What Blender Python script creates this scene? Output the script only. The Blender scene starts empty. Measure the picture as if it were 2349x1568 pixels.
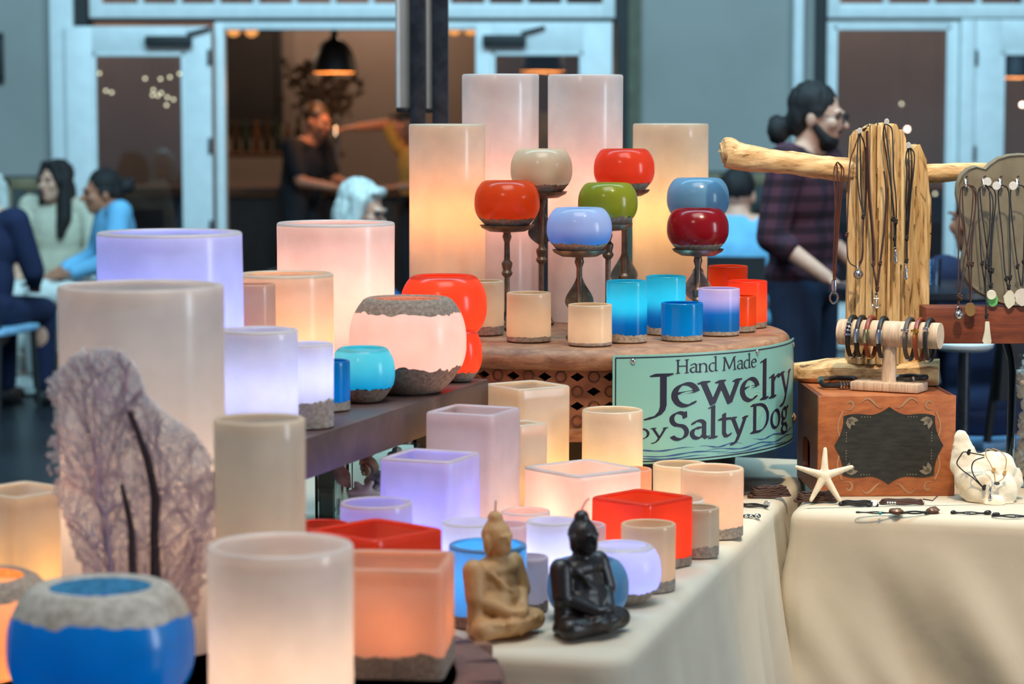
import bpy, bmesh, math, random
from mathutils import Vector, Matrix, Euler, noise as mnoise
random.seed(7)
pi = math.pi
scene = bpy.context.scene
COL = scene.collection

# ------------------------------------------------------------------ camera
FPX = 5546.0                      # focal length in pixels of the 2349 px wide frame (85 mm on full frame)
CAMZ = 1.55
PITCH = math.atan(534.0 / FPX)
FWD = Vector((0, math.cos(PITCH), -math.sin(PITCH)))
UPV = Vector((0, math.sin(PITCH), math.cos(PITCH)))
CAMP = Vector((0, 0, CAMZ))
cam_d = bpy.data.cameras.new('camera')
cam_d.sensor_width = 36.0
cam_d.lens = 36.0 * FPX / 2349.0
cam_d.clip_end = 100
cam_d.dof.use_dof = True
cam_d.dof.focus_distance = 4.95
cam_d.dof.aperture_fstop = 4.2
cam = bpy.data.objects.new('camera', cam_d)
cam.location = CAMP
cam.rotation_euler = (pi / 2 - PITCH, 0, 0)
COL.objects.link(cam)
scene.camera = cam

# ------------------------------------------------------------------ world, lamps, exposure
scene.view_settings.view_transform = 'Standard'
scene.view_settings.look = 'None'
scene.view_settings.gamma = 1
scene.view_settings.use_curve_mapping = False
scene.view_settings.exposure = 0.0
scene.cycles.use_denoising = True
scene.cycles.use_adaptive_sampling = True
scene.cycles.adaptive_threshold = 0.035
scene.cycles.max_bounces = 7
scene.cycles.diffuse_bounces = 3
scene.cycles.transparent_max_bounces = 12
scene.cycles.sample_clamp_indirect = 4.0
scene.cycles.caustics_reflective = False
scene.cycles.caustics_refractive = False
w = bpy.data.worlds.new('dusk')
scene.world = w
w.use_nodes = True
bg = w.node_tree.nodes['Background']
bg.inputs[0].default_value = (0.36, 0.55, 0.80, 1)
bg.inputs[1].default_value = 0.24


def aim(o, target):
    o.rotation_euler = (Vector(target) - o.location).to_track_quat('-Z', 'Y').to_euler()


def area_light(name, loc, target, sx, sy, power, color):
    d = bpy.data.lights.new(name, 'AREA')
    d.shape = 'RECTANGLE'; d.size = sx; d.size_y = sy
    d.energy = power; d.color = color
    o = bpy.data.objects.new(name, d); o.location = loc
    COL.objects.link(o); aim(o, target)
    return o


def spot_light(name, loc, target, power, color, angle, radius=0.06, blend=0.5):
    d = bpy.data.lights.new(name, 'SPOT')
    d.energy = power; d.color = color; d.spot_size = math.radians(angle); d.spot_blend = blend
    d.shadow_soft_size = radius
    o = bpy.data.objects.new(name, d); o.location = loc
    COL.objects.link(o); aim(o, target)
    return o


# high dusk windows of the hall: one row facing the door wall, one tall window beside the stall
area_light('clerestory_window', (0, 6.5, 7.5), (0, 15.4, 1.2), 10, 2.5, 1350, (0.40, 0.78, 1.0))
area_light('side_window', (7.3, 1.7, 2.1), (0.0, 4.6, 1.1), 0.9, 3.0, 205, (0.80, 0.90, 1.0))
area_light('overhead_fill', (0.2, 3.1, 5.7), (-0.1, 4.3, 0.8), 2.6, 1.8, 140, (0.98, 0.95, 0.91))  # unseen source added to light the table tops from above
# warm track lamps over the jewellery table and over the candle table
spot_light('track_lamp_jewellery', (0.85, 3.75, 3.4), (1.05, 5.0, 0.95), 240, (1.0, 0.76, 0.48), 44, 0.05)
spot_light('track_lamp_candles', (-1.1, 1.6, 3.4), (0.0, 4.3, 0.85), 62, (1.0, 0.80, 0.60), 52, 0.08)


# ------------------------------------------------------------------ pixel helpers (frame of 2349 x 1568)
def ray(px, py):
    return FWD * FPX + Vector(((px - 1174.5), 0, 0)) - UPV * (py - 784.0)


def P(px, py, Y):
    r = ray(px, py)
    return CAMP + r * (Y / r.y)


def onz(px, py, z):
    r = ray(px, py)
    return CAMP + r * ((z - CAMZ) / r.z)


def ppm(p):
    return FPX / (Vector(p) - CAMP).dot(FWD)


# ------------------------------------------------------------------ mesh helpers
class MB:
    def __init__(self):
        self.v = []; self.f = []

    def add(self, vs, fs):
        n = len(self.v)
        self.v += [tuple(x) for x in vs]
        self.f += [tuple(n + i for i in f) for f in fs]
        return self

    def box(self, c, s, rot=None, bevel=0.0):
        c = Vector(c)
        bm = bmesh.new()
        bmesh.ops.create_cube(bm, size=1.0)
        for x in bm.verts:
            x.co = Vector((x.co.x * s[0], x.co.y * s[1], x.co.z * s[2]))
        if bevel > 0:
            bmesh.ops.bevel(bm, geom=bm.edges[:], offset=bevel, segments=2, affect='EDGES', profile=0.5)
        M = rot if rot is not None else Matrix.Identity(3)
        bm.verts.index_update()
        vs = [M @ x.co + c for x in bm.verts]
        fs = [[x.index for x in f.verts] for f in bm.faces]
        bm.free()
        return self.add(vs, fs)

    def tube(self, pts, rad, seg=8, cap=True, flat=1.0):
        pts = [Vector(p) for p in pts]
        n = len(pts)
        rr = rad if isinstance(rad, (list, tuple)) else [rad] * n
        vs = []; fs = []
        ref = None
        for i, p in enumerate(pts):
            d = (pts[min(i + 1, n - 1)] - pts[max(i - 1, 0)])
            if d.length < 1e-9: d = Vector((0, 0, 1))
            d.normalize()
            if ref is None:
                ref = Vector((0, 0, 1)) if abs(d.z) < 0.9 else Vector((1, 0, 0))
            a = d.cross(ref)
            if a.length < 1e-6: a = d.cross(Vector((0, 1, 0)))
            a.normalize(); b = a.cross(d).normalized(); ref = b
            for k in range(seg):
                t = 2 * pi * k / seg
                vs.append(p + a * math.cos(t) * rr[i] + b * math.sin(t) * rr[i] * flat)
        for i in range(n - 1):
            for k in range(seg):
                k2 = (k + 1) % seg
                fs.append((i * seg + k, i * seg + k2, (i + 1) * seg + k2, (i + 1) * seg + k))
        if cap:
            fs.append(tuple(reversed(range(seg))))
            fs.append(tuple(range((n - 1) * seg, n * seg)))
        return self.add(vs, fs)

    def ring(self, pts, rad, seg=8, flat=1.0):
        """closed tube"""
        pts = [Vector(p) for p in pts]
        n = len(pts); vs = []; fs = []
        nrm = Vector((0, 0, 0))
        for i in range(n):
            nrm += pts[i].cross(pts[(i + 1) % n])
        nrm.normalize()
        for i, p in enumerate(pts):
            d = (pts[(i + 1) % n] - pts[i - 1]).normalized()
            a = d.cross(nrm).normalized(); b = nrm
            for k in range(seg):
                t = 2 * pi * k / seg
                vs.append(p + a * math.cos(t) * rad + b * math.sin(t) * rad * flat)
        for i in range(n):
            j = (i + 1) % n
            for k in range(seg):
                k2 = (k + 1) % seg
                fs.append((i * seg + k, i * seg + k2, j * seg + k2, j * seg + k))
        return self.add(vs, fs)

    def lathe(self, prof, seg=32, c=(0, 0, 0), cap0=True, cap1=True, sec=None):
        c = Vector(c); vs = []; fs = []
        for (r, z) in prof:
            for k in range(seg):
                t = 2 * pi * k / seg
                s = sec(t) if sec else 1.0
                vs.append(c + Vector((math.cos(t) * r * s, math.sin(t) * r * s, z)))
        n = len(prof)
        for i in range(n - 1):
            for k in range(seg):
                k2 = (k + 1) % seg
                fs.append((i * seg + k, i * seg + k2, (i + 1) * seg + k2, (i + 1) * seg + k))
        if cap0: fs.append(tuple(reversed(range(seg))))
        if cap1: fs.append(tuple(range((n - 1) * seg, n * seg)))
        return self.add(vs, fs)

    def ell(self, c, r, rot=None, u=16, v=10):
        c = Vector(c); vs = []; fs = []
        M = rot if rot is not None else Matrix.Identity(3)
        if not isinstance(r, (tuple, list)): r = (r, r, r)
        for i in range(1, v):
            ph = pi * i / v
            for k in range(u):
                t = 2 * pi * k / u
                vs.append(c + M @ Vector((r[0] * math.sin(ph) * math.cos(t), r[1] * math.sin(ph) * math.sin(t), r[2] * math.cos(ph))))
        top = len(vs); vs.append(c + M @ Vector((0, 0, r[2])))
        bot = len(vs); vs.append(c + M @ Vector((0, 0, -r[2])))
        for i in range(v - 2):
            for k in range(u):
                k2 = (k + 1) % u
                fs.append((i * u + k, (i + 1) * u + k, (i + 1) * u + k2, i * u + k2))
        for k in range(u):
            fs.append((top, k, (k + 1) % u))
            fs.append((bot, (v - 2) * u + (k + 1) % u, (v - 2) * u + k))
        return self.add(vs, fs)

    def cap(self, a, b, ra, rb, u=12):
        """tapered capsule"""
        a = Vector(a); b = Vector(b)
        d = b - a; L = d.length
        if L < 1e-6: return self.ell(a, ra)
        q = d.to_track_quat('Z', 'Y').to_matrix()
        prof = [(ra * math.sin(t), -ra * math.cos(t)) for t in (0.25, 0.7, 1.2)] + [(ra, 0), (rb, L)] + [(rb * math.sin(t), L + rb * math.cos(t)) for t in (1.2, 0.7, 0.25)]
        vs = []; fs = []
        n = len(prof)
        for (r, z) in prof:
            for k in range(u):
                t = 2 * pi * k / u
                vs.append(a + q @ Vector((math.cos(t) * r, math.sin(t) * r, z)))
        for i in range(n - 1):
            for k in range(u):
                k2 = (k + 1) % u
                fs.append((i * u + k, i * u + k2, (i + 1) * u + k2, (i + 1) * u + k))
        fs.append(tuple(reversed(range(u)))); fs.append(tuple(range((n - 1) * u, n * u)))
        return self.add(vs, fs)

    def prism(self, poly, z0, z1):
        """poly: xy outline, extruded along z"""
        n = len(poly)
        vs = [(x, y, z0) for x, y in poly] + [(x, y, z1) for x, y in poly]
        fs = [tuple(reversed(range(n))), tuple(range(n, 2 * n))]
        for i in range(n):
            j = (i + 1) % n
            fs.append((i, j, n + j, n + i))
        return self.add(vs, fs)

    def xf(self, M):
        self.v = [tuple(M @ Vector(x)) for x in self.v]
        return self

    def mesh(self, name, smooth=True, angle=40):
        me = bpy.data.meshes.new(name)
        me.from_pydata(self.v, [], self.f)
        me.update()
        if smooth:
            me.polygons.foreach_set('use_smooth', [True] * len(me.polygons))
            if angle:
                me.set_sharp_from_angle(angle=math.radians(angle))
        return me

    def build(self, name, mat, parent=None, smooth=True, angle=40, loc=None):
        me = self.mesh(name, smooth, angle)
        return link(name, me, mat, parent, loc)


def link(name, me, mat, parent=None, loc=None):
    o = bpy.data.objects.new(name, me)
    if mat is not None and len(me.materials) == 0: me.materials.append(mat)
    COL.objects.link(o)
    if parent is not None: o.parent = parent
    if loc is not None: o.location = loc
    return o


def remesh(mb, voxel, smooth=6, name='form', fac=0.5):
    me = bpy.data.meshes.new(name)
    me.from_pydata(mb.v, [], mb.f)
    o = bpy.data.objects.new(name, me)
    COL.objects.link(o)
    m = o.modifiers.new('r', 'REMESH'); m.mode = 'VOXEL'; m.voxel_size = voxel
    if smooth:
        s = o.modifiers.new('s', 'SMOOTH'); s.iterations = smooth; s.factor = fac
    dg = bpy.context.evaluated_depsgraph_get()
    out = bpy.data.meshes.new_from_object(o.evaluated_get(dg))
    bpy.data.objects.remove(o); bpy.data.meshes.remove(me)
    out.name = name
    out.polygons.foreach_set('use_smooth', [True] * len(out.polygons))
    return out


def thing(name, label, cat, loc=(0, 0, 0), rz=0.0, group=None):
    o = bpy.data.objects.new(name, None)
    o.empty_display_size = 0.05
    COL.objects.link(o)
    o.location = loc; o.rotation_euler = (0, 0, rz)
    return tag(o, label, cat, group)


def tag(o, label, cat, group=None):
    o['label'] = label; o['category'] = cat
    if group: o['group'] = group
    return o


def struct(o, label=None):
    o['kind'] = 'structure'
    if label: o['label'] = label
    return o


# ------------------------------------------------------------------ materials
def S(r, g, b):
    def f(c):
        c /= 255.0
        return c / 12.92 if c <= 0.04045 else ((c + 0.055) / 1.055) ** 2.4
    return (f(r), f(g), f(b), 1.0)


MATS = {}


def newmat(name):
    m = bpy.data.materials.new(name)
    m.use_nodes = True
    nt = m.node_tree
    for n in list(nt.nodes): nt.nodes.remove(n)
    return m, nt


def N(nt, t, **kw):
    n = nt.nodes.new(t)
    for k, v in kw.items():
        if k in n.inputs.keys(): n.inputs[k].default_value = v
        else: setattr(n, k, v)
    return n


def plain(name, col, rough=0.5, metal=0.0, var=0.12, scale=12.0, stretch=(1, 1, 1), bump=0.0, bscale=None, coat=0.0, detail=4.0, col2=None, spec=0.5, ramp=(0.35, 0.65), bdist=0.002):
    """principled surface whose colour drifts between two tones along a noise"""
    if name in MATS: return MATS[name]
    m, nt = newmat(name)
    out = N(nt, 'ShaderNodeOutputMaterial')
    b = N(nt, 'ShaderNodeBsdfPrincipled')
    b.inputs['Roughness'].default_value = rough
    b.inputs['Metallic'].default_value = metal
    b.inputs['Coat Weight'].default_value = coat
    b.inputs['Specular IOR Level'].default_value = spec
    tc = N(nt, 'ShaderNodeTexCoord')
    mp = N(nt, 'ShaderNodeMapping'); mp.inputs['Scale'].default_value = stretch
    nt.links.new(tc.outputs['Object'], mp.inputs['Vector'])
    no = N(nt, 'ShaderNodeTexNoise'); no.inputs['Scale'].default_value = scale; no.inputs['Detail'].default_value = detail
    nt.links.new(mp.outputs[0], no.inputs['Vector'])
    rp = N(nt, 'ShaderNodeValToRGB')
    rp.color_ramp.elements[0].position = ramp[0]; rp.color_ramp.elements[1].position = ramp[1]
    if col2 is None:
        c2 = tuple(max(0, c * (1 - var * 1.5)) for c in col[:3]) + (1,)
        c1 = tuple(min(1, c * (1 + var)) for c in col[:3]) + (1,)
    else:
        c1 = col; c2 = col2
    rp.color_ramp.elements[0].color = c2; rp.color_ramp.elements[1].color = c1
    nt.links.new(no.outputs['Fac'], rp.inputs[0])
    nt.links.new(rp.outputs[0], b.inputs['Base Color'])
    if bump:
        n2 = N(nt, 'ShaderNodeTexNoise'); n2.inputs['Scale'].default_value = bscale or scale * 3; n2.inputs['Detail'].default_value = 5
        nt.links.new(mp.outputs[0], n2.inputs['Vector'])
        bp = N(nt, 'ShaderNodeBump'); bp.inputs['Strength'].default_value = bump; bp.inputs['Distance'].default_value = bdist
        nt.links.new(n2.outputs['Fac'], bp.inputs['Height'])
        nt.links.new(bp.outputs[0], b.inputs['Normal'])
    nt.links.new(b.outputs[0], out.inputs[0])
    MATS[name] = m
    return m


def wax(name, col, tr=0.5, rough=0.2, col_top=None, col_low=None, zr=(0.0, 0.1), trcol=None):
    """translucent candle wax; optional dye or painted glow gradient along the height of the candle"""
    if name in MATS: return MATS[name]
    m, nt = newmat(name)
    out = N(nt, 'ShaderNodeOutputMaterial')
    b = N(nt, 'ShaderNodeBsdfPrincipled')
    b.inputs['Roughness'].default_value = rough
    b.inputs['Specular IOR Level'].default_value = 0.5
    t = N(nt, 'ShaderNodeBsdfTranslucent')
    mx = N(nt, 'ShaderNodeMixShader'); mx.inputs[0].default_value = tr
    tc = N(nt, 'ShaderNodeTexCoord')
    no = N(nt, 'ShaderNodeTexNoise'); no.inputs['Scale'].default_value = 16; no.inputs['Detail'].default_value = 5
    nt.links.new(tc.outputs['Object'], no.inputs['Vector'])
    rp = N(nt, 'ShaderNodeValToRGB')
    rp.color_ramp.elements[0].position = 0.3; rp.color_ramp.elements[1].position = 0.7
    rp.color_ramp.elements[0].color = tuple(c * 0.90 for c in col[:3]) + (1,)
    rp.color_ramp.elements[1].color = tuple(min(1, c * 1.04) for c in col[:3]) + (1,)
    nt.links.new(no.outputs['Fac'], rp.inputs[0])
    csock = rp.outputs[0]
    if col_low is not None:
        sp = N(nt, 'ShaderNodeSeparateXYZ'); nt.links.new(tc.outputs['Object'], sp.inputs[0])
        mr = N(nt, 'ShaderNodeMapRange'); mr.inputs['From Min'].default_value = zr[0]; mr.inputs['From Max'].default_value = zr[1]
        mr.interpolation_type = 'SMOOTHSTEP'
        nt.links.new(sp.outputs['Z'], mr.inputs['Value'])
        mc = N(nt, 'ShaderNodeMix', data_type='RGBA')
        nt.links.new(mr.outputs[0], mc.inputs[0])
        mc.inputs[6].default_value = col_low
        nt.links.new(csock, mc.inputs[7])
        csock = mc.outputs[2]
    nt.links.new(csock, b.inputs['Base Color'])
    if trcol is None:
        nt.links.new(csock, t.inputs['Color'])
    else:
        t.inputs['Color'].default_value = trcol
    nt.links.new(b.outputs[0], mx.inputs[1]); nt.links.new(t.outputs[0], mx.inputs[2])
    nt.links.new(mx.outputs[0], out.inputs[0])
    MATS[name] = m
    return m


def emit(name, col, strength):
    if name in MATS: return MATS[name]
    m, nt = newmat(name)
    out = N(nt, 'ShaderNodeOutputMaterial')
    e = N(nt, 'ShaderNodeEmission'); e.inputs[0].default_value = col; e.inputs[1].default_value = strength
    nt.links.new(e.outputs[0], out.inputs[0])
    MATS[name] = m
    return m


def pane_glass(name, tint=(0.92, 0.97, 1, 1), refl=0.10, rough=0.02, ior=1.45):
    if name in MATS: return MATS[name]
    m, nt = newmat(name)
    out = N(nt, 'ShaderNodeOutputMaterial')
    t = N(nt, 'ShaderNodeBsdfTransparent'); t.inputs[0].default_value = tint
    g = N(nt, 'ShaderNodeBsdfGlossy'); g.inputs['Roughness'].default_value = rough
    fr = N(nt, 'ShaderNodeFresnel'); fr.inputs[0].default_value = ior
    ad = N(nt, 'ShaderNodeMath', operation='ADD'); ad.inputs[1].default_value = refl
    nt.links.new(fr.outputs[0], ad.inputs[0])
    mx = N(nt, 'ShaderNodeMixShader')
    nt.links.new(ad.outputs[0], mx.inputs[0]); nt.links.new(t.outputs[0], mx.inputs[1]); nt.links.new(g.outputs[0], mx.inputs[2])
    nt.links.new(mx.outputs[0], out.inputs[0])
    MATS[name] = m
    return m


def wood(name, c1, c2, stretch=(1, 14, 14), scale=6, rough=0.55, bump=0.3, cracks=0.0, coat=0.0):
    """long-grained wood: two tones along stretched noise, optional dark cracks"""
    if name in MATS: return MATS[name]
    m, nt = newmat(name)
    out = N(nt, 'ShaderNodeOutputMaterial')
    b = N(nt, 'ShaderNodeBsdfPrincipled'); b.inputs['Roughness'].default_value = rough; b.inputs['Coat Weight'].default_value = coat
    tc = N(nt, 'ShaderNodeTexCoord')
    mp = N(nt, 'ShaderNodeMapping'); mp.inputs['Scale'].default_value = stretch
    nt.links.new(tc.outputs['Object'], mp.inputs['Vector'])
    no = N(nt, 'ShaderNodeTexNoise'); no.inputs['Scale'].default_value = scale; no.inputs['Detail'].default_value = 7; no.inputs['Roughness'].default_value = 0.65
    no.inputs['Distortion'].default_value = 0.6
    nt.links.new(mp.outputs[0], no.inputs['Vector'])
    rp = N(nt, 'ShaderNodeValToRGB')
    e = rp.color_ramp.elements
    e[0].position = 0.40 if cracks else 0.32; e[1].position = 0.64 if cracks else 0.68
    e[0].color = c2; e[1].color = c1
    if cracks:
        x = rp.color_ramp.elements.new(0.35)
        x.color = tuple(c * 0.22 for c in c2[:3]) + (1,)
    nt.links.new(no.outputs['Fac'], rp.inputs[0])
    nt.links.new(rp.outputs[0], b.inputs['Base Color'])
    bp = N(nt, 'ShaderNodeBump'); bp.inputs['Strength'].default_value = bump; bp.inputs['Distance'].default_value = 0.003
    nt.links.new(no.outputs['Fac'], bp.inputs['Height'])
    nt.links.new(bp.outputs[0], b.inputs['Normal'])
    nt.links.new(b.outputs[0], out.inputs[0])
    MATS[name] = m
    return m


M_SAND = plain('sand', S(176, 162, 146), 0.95, scale=160, bump=0.35, bscale=420, bdist=.0012, col2=S(140, 126, 112))
M_SAND_D = plain('dark_sand', S(162, 140, 122), 0.95, scale=160, bump=0.35, bscale=420, bdist=.0012, col2=S(126, 108, 94))
M_IRON = plain('bronzed_iron', S(120, 100, 84), 0.40, 0.65, var=0.3, scale=40, bump=0.3)
M_BLACK = plain('black_leather', S(26, 24, 25), 0.45, var=0.1)
M_BROWNL = plain('brown_leather', S(74, 46, 36), 0.5, var=0.15)
M_REDL = plain('chestnut_leather', S(134, 58, 34), 0.4, var=0.15)
M_SILVER = plain('silver', S(215, 212, 208), 0.22, 1.0, var=0.05)
M_GOLD = plain('gold', S(225, 175, 80), 0.22, 1.0, var=0.05)
M_WHITE = plain('white_paint', S(226, 228, 226), 0.45, var=0.04)
M_STEEL = plain('dark_steel', S(70, 72, 78), 0.38, 0.85, var=0.2, scale=30, bump=0.1)
M_DARK = plain('dark_trim', S(34, 34, 34), 0.6, var=0.1)
# ================================================================== the hall: floor, door wall, bar room
YW = 15.5


def wx(px, Y=YW): return P(px, 250, Y).x
def wz(py, Y=YW): return P(1174.5, py, Y).z


def slab(name, x0, x1, y0, y1, z0, z1, mat, parent=None, bevel=0.0):
    b = MB().box(((x0 + x1) / 2, (y0 + y1) / 2, (z0 + z1) / 2), (abs(x1 - x0), abs(y1 - y0), abs(z1 - z0)), bevel=bevel)
    return b.build(name, mat, parent, smooth=bevel > 0)


M_FLOOR = plain('slate_floor', S(40, 43, 48), 0.32, var=0.25, scale=1.3, bump=0.1, bscale=20)
M_WALL = plain('grey_plaster', S(150, 148, 142), 0.9, var=0.05, scale=1.5, bump=0.1, bscale=60)
M_WALLD = plain('bar_plaster', S(140, 124, 116), 0.9, var=0.08, scale=1.2)
M_CREAM = plain('door_paint', S(224, 228, 226), 0.42, var=0.03)
M_OLIVE = plain('olive_frame', S(92, 92, 74), 0.7, var=0.1)
M_PANE = pane_glass('pane_glass', (0.80, 0.86, 0.92, 1), 0.07)

struct(slab('floor', -9, 9, -2, 23, -0.1, 0, M_FLOOR))
XO0, XO1 = wx(205), wx(1412)           # wide door opening
XR0 = wx(1893)                          # second door opening
struct(slab('wall_left', -9, XO0 - 0.08, YW, YW + 0.25, 0, 4.2, M_WALL))
struct(slab('wall_middle', wx(1468), wx(1866), YW, YW + 0.25, 0, 4.2, M_WALL))
struct(slab('wall_right', wx(2349) + 1.6, 9, YW, YW + 0.25, 0, 4.2, M_WALL))
struct(slab('wall_above', XO0 - 0.08, wx(1468), YW + 0.05, YW + 0.25, wz(-110), 4.2, M_WALL))
struct(slab('trim_1', wx(122), wx(176), YW - 0.09, YW, 0, 4.2, M_CREAM, bevel=0.01))
struct(slab('trim_2', XO0 - 0.08, XO0 - 0.002, YW - 0.03, YW + 0.25, 0, wz(-110), M_DARK))
struct(slab('trim_3', XO1, wx(1440), YW - 0.03, YW + 0.25, 0, wz(-110), M_DARK))
struct(slab('trim_4', wx(1440), wx(1468), YW - 0.05, YW + 0.2, 0, 4.2, M_OLIVE))
struct(slab('trim_5', wx(1815), wx(1838), YW - 0.10, YW, 0, 4.2, M_CREAM, bevel=0.01))
struct(slab('trim_6', wx(1866), wx(1893), YW - 0.03, YW + 0.25, 0, 4.2, M_DARK))
struct(slab('trim_7', wx(495), wx(1092), YW + 0.0, YW + 0.12, wz(68), wz(50), M_CREAM, bevel=0.005))
struct(slab('trim_8', XO0, XO1, YW + 0.0, YW + 0.2, wz(49), wz(41), M_DARK))
# wainscot band along the wall
struct(slab('baseboard_middle', wx(1470), wx(1814), YW - 0.03, YW, 0, wz(392), plain('dado', S(70, 74, 74), 0.6, var=0.1)))
struct(slab('baseboard_left', -9, wx(120), YW - 0.03, YW, 0, wz(402), plain('dado', S(70, 74, 74))))


def transom(name, xa, xb, n):
    t = bpy.data.objects.new(name, None); COL.objects.link(t); struct(t)
    z0, z1 = wz(41), wz(-110)
    fr = MB()
    fr.box(((xa + xb) / 2, YW + .03, (z0 + wz(8)) / 2), (xb - xa - .156, .066, wz(8) - z0), bevel=.004)
    fr.box(((xa + xb) / 2, YW + .03, (z1 + wz(-76)) / 2), (xb - xa - .156, .066, z1 - wz(-76)), bevel=.004)
    fr.box((xa + .04, YW + .03, (z0 + z1) / 2), (.08, .07, z1 - z0), bevel=.006)
    fr.box((xb - .04, YW + .03, (z0 + z1) / 2), (.08, .07, z1 - z0), bevel=.006)
    fr.build('window_frame', M_CREAM, t)
    for i in range(1, n):
        x = xa + .08 + (xb - xa - .16) * i / n
        MB().box((x, YW + .03, (wz(8) + wz(-76)) / 2), (.035, .05, wz(-76) - wz(8)), bevel=.004).build('muntin', M_CREAM, t)
    for i in range(n):
        x = xa + .08 + (xb - xa - .16) * (i + .5) / n
        MB().box((x, YW + .045, (wz(8) + wz(-76)) / 2), ((xb - xa - .16) / n - .03, .006, wz(-76) - wz(8))).build('pane', M_PANE, t, smooth=False)
    return t


transom('window_1', XO0 + .01, XO1 - .005, 13)
transom('window_2', XR0 + .005, wx(2349) + 1.55, 9)


def door_leaf(name, x0, x1, ztop, gx0, gx1, gztop, Y, hinge_side, closer=None, gzbot=0.28, hinges=(), panels=None):
    t = bpy.data.objects.new(name, None); COL.objects.link(t); struct(t)
    f = MB(); th = .045
    zc = (0.012 + ztop) / 2; zh = ztop - .012
    f.box(((x0 + gx0) / 2, Y, zc), (gx0 - x0, th, zh), bevel=.004)
    f.box(((gx1 + x1) / 2, Y, zc), (x1 - gx1, th, zh), bevel=.004)
    f.box(((gx0 + gx1) / 2, Y, (gztop + ztop) / 2), (gx1 - gx0 + .004, th, ztop - gztop), bevel=.004)
    f.box(((gx0 + gx1) / 2, Y, (gzbot + .012) / 2), (gx1 - gx0 + .004, th, gzbot - .012), bevel=.004)
    f.build('door_frame', M_CREAM, t)
    b = MB()
    for (cx, cz, sx, sz) in ((gx0 + .012, (gzbot + gztop) / 2, .024, gztop - gzbot), (gx1 - .012, (gzbot + gztop) / 2, .024, gztop - gzbot),
                             ((gx0 + gx1) / 2, gztop - .012, gx1 - gx0, .024), ((gx0 + gx1) / 2, gzbot + .012, gx1 - gx0, .024)):
        b.box((cx, Y - .014, cz), (sx, .03, sz), bevel=.005)
    b.build('glazing_bead', M_CREAM, t)
    MB().box(((gx0 + gx1) / 2, Y, (gzbot + gztop) / 2), (gx1 - gx0, .008, gztop - gzbot)).build('pane', M_PANE, t, smooth=False)
    if closer:
        c = MB().box(((closer[0] + closer[1]) / 2, Y - .055, (closer[2] + closer[3]) / 2), (closer[1] - closer[0], .065, closer[3] - closer[2]), bevel=.008).build('door_closer', M_DARK, t)
        MB().tube([(closer[1] - .03, Y - .06, closer[3] + .01), (closer[1] + .12, Y - .05, closer[3] + .05)], .011).build('closer_arm', M_DARK, c)
    for (hx, hz) in hinges:
        MB().box((hx, Y - .03, hz), (.022, .03, .10), bevel=.004).build('hinge', M_STEEL, t)
    return t


d1 = door_leaf('door_1', wx(162), wx(492), wz(62), wx(222), wx(432), wz(122), YW - .12, 1,
               (wx(345), wx(450), wz(108), wz(84)), hinges=[(wx(488), wz(132)), (wx(488), wz(333)), (wx(488), wz(520))])
struct(slab('trim_9', wx(494), wx(516), YW - .02, YW + .12, 0, wz(52), M_CREAM, bevel=.006))
d2 = door_leaf('door_2', wx(1092), wx(1402), wz(52), wx(1128), wx(1336), wz(120), YW - .12, -1,
               (wx(1108), wx(1206), wz(108), wz(82)))
# right-hand pair: a fixed side light and the next leaf
d3 = door_leaf('door_3', wx(1896), wx(2200), wz(44), wx(1912), wx(2180), wz(60), YW + .05, 1)
d4 = door_leaf('door_4', wx(2236), wx(2560), wz(44), wx(2295), wx(2500), wz(118), YW + .02, -1,
               hinges=[(wx(2236), wz(132)), (wx(2236), wz(352))])
struct(slab('trim_10', wx(2201), wx(2234), YW - .02, YW + .12, 0, wz(44), M_CREAM, bevel=.006))
struct(slab('trim_11', XR0, wx(2349) + 1.6, YW, YW + .2, wz(43), wz(36), M_DARK))

# the bar room behind the doors
YB = 20.5
struct(slab('wall_back', -9, 9, YB, YB + .2, 0, 3.3, M_WALLD))
struct(slab('wall_bar_left', -6.2, -6.0, YW + .25, YB, 0, 3.3, M_WALLD))
struct(slab('wall_bar_right', 7.0, 7.2, YW + .25, YB, 0, 3.3, M_WALLD))
struct(slab('ceiling', -9, 9, YW + .25, YB + .2, 3.3, 3.4, plain('bar_ceiling', S(70, 62, 58), .9)))
struct(slab('wall_partition', wx(1600, 17.8), wx(1700, 17.8), 18.7, YB, 0, 3.3, M_WALLD))

# chalk menu board
cb = thing('menu_board', 'large black menu board on the bar wall behind the open doorway', 'board', (0, 0, 0))
xa, xb, za, zb = wx(505, YB - .06), wx(642, YB - .06), wz(285, YB - .06), wz(60, YB - .06)
MB().box(((xa + xb) / 2, YB - .03, (za + zb) / 2), (xb - xa, .03, zb - za), bevel=.004).build('slate', plain('slate', S(38, 34, 34), .8, var=.2, scale=3), cb)
fr = MB()
for (cx, cz, sx, sz) in ((xa, (za + zb) / 2, .05, zb - za), (xb, (za + zb) / 2, .05, zb - za), ((xa + xb) / 2, za, xb - xa, .05), ((xa + xb) / 2, zb, xb - xa, .05)):
    fr.box((cx, YB - .045, cz), (sx, .05, sz), bevel=.005)
fr.build('frame', M_DARK, cb)

# bar counter
ct = thing('bar_counter', 'long dark timber bar counter inside the bar room', 'counter', (0, 18.2, 0))
zc = wz(428, 18)
MB().box((0, 0, zc - .03), (10.5, .62, .06), bevel=.01).build('worktop', wood('counter_wood', S(116, 78, 52), S(70, 44, 30), (1, 12, 12)), ct)
for i in range(14):
    MB().box((-4.9 + .75 * i, -.22, (zc - .07) / 2), (.72, .06, zc - .07), bevel=.012).build('panel', plain('counter_front', S(44, 34, 30), .6, var=.2), ct)

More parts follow.
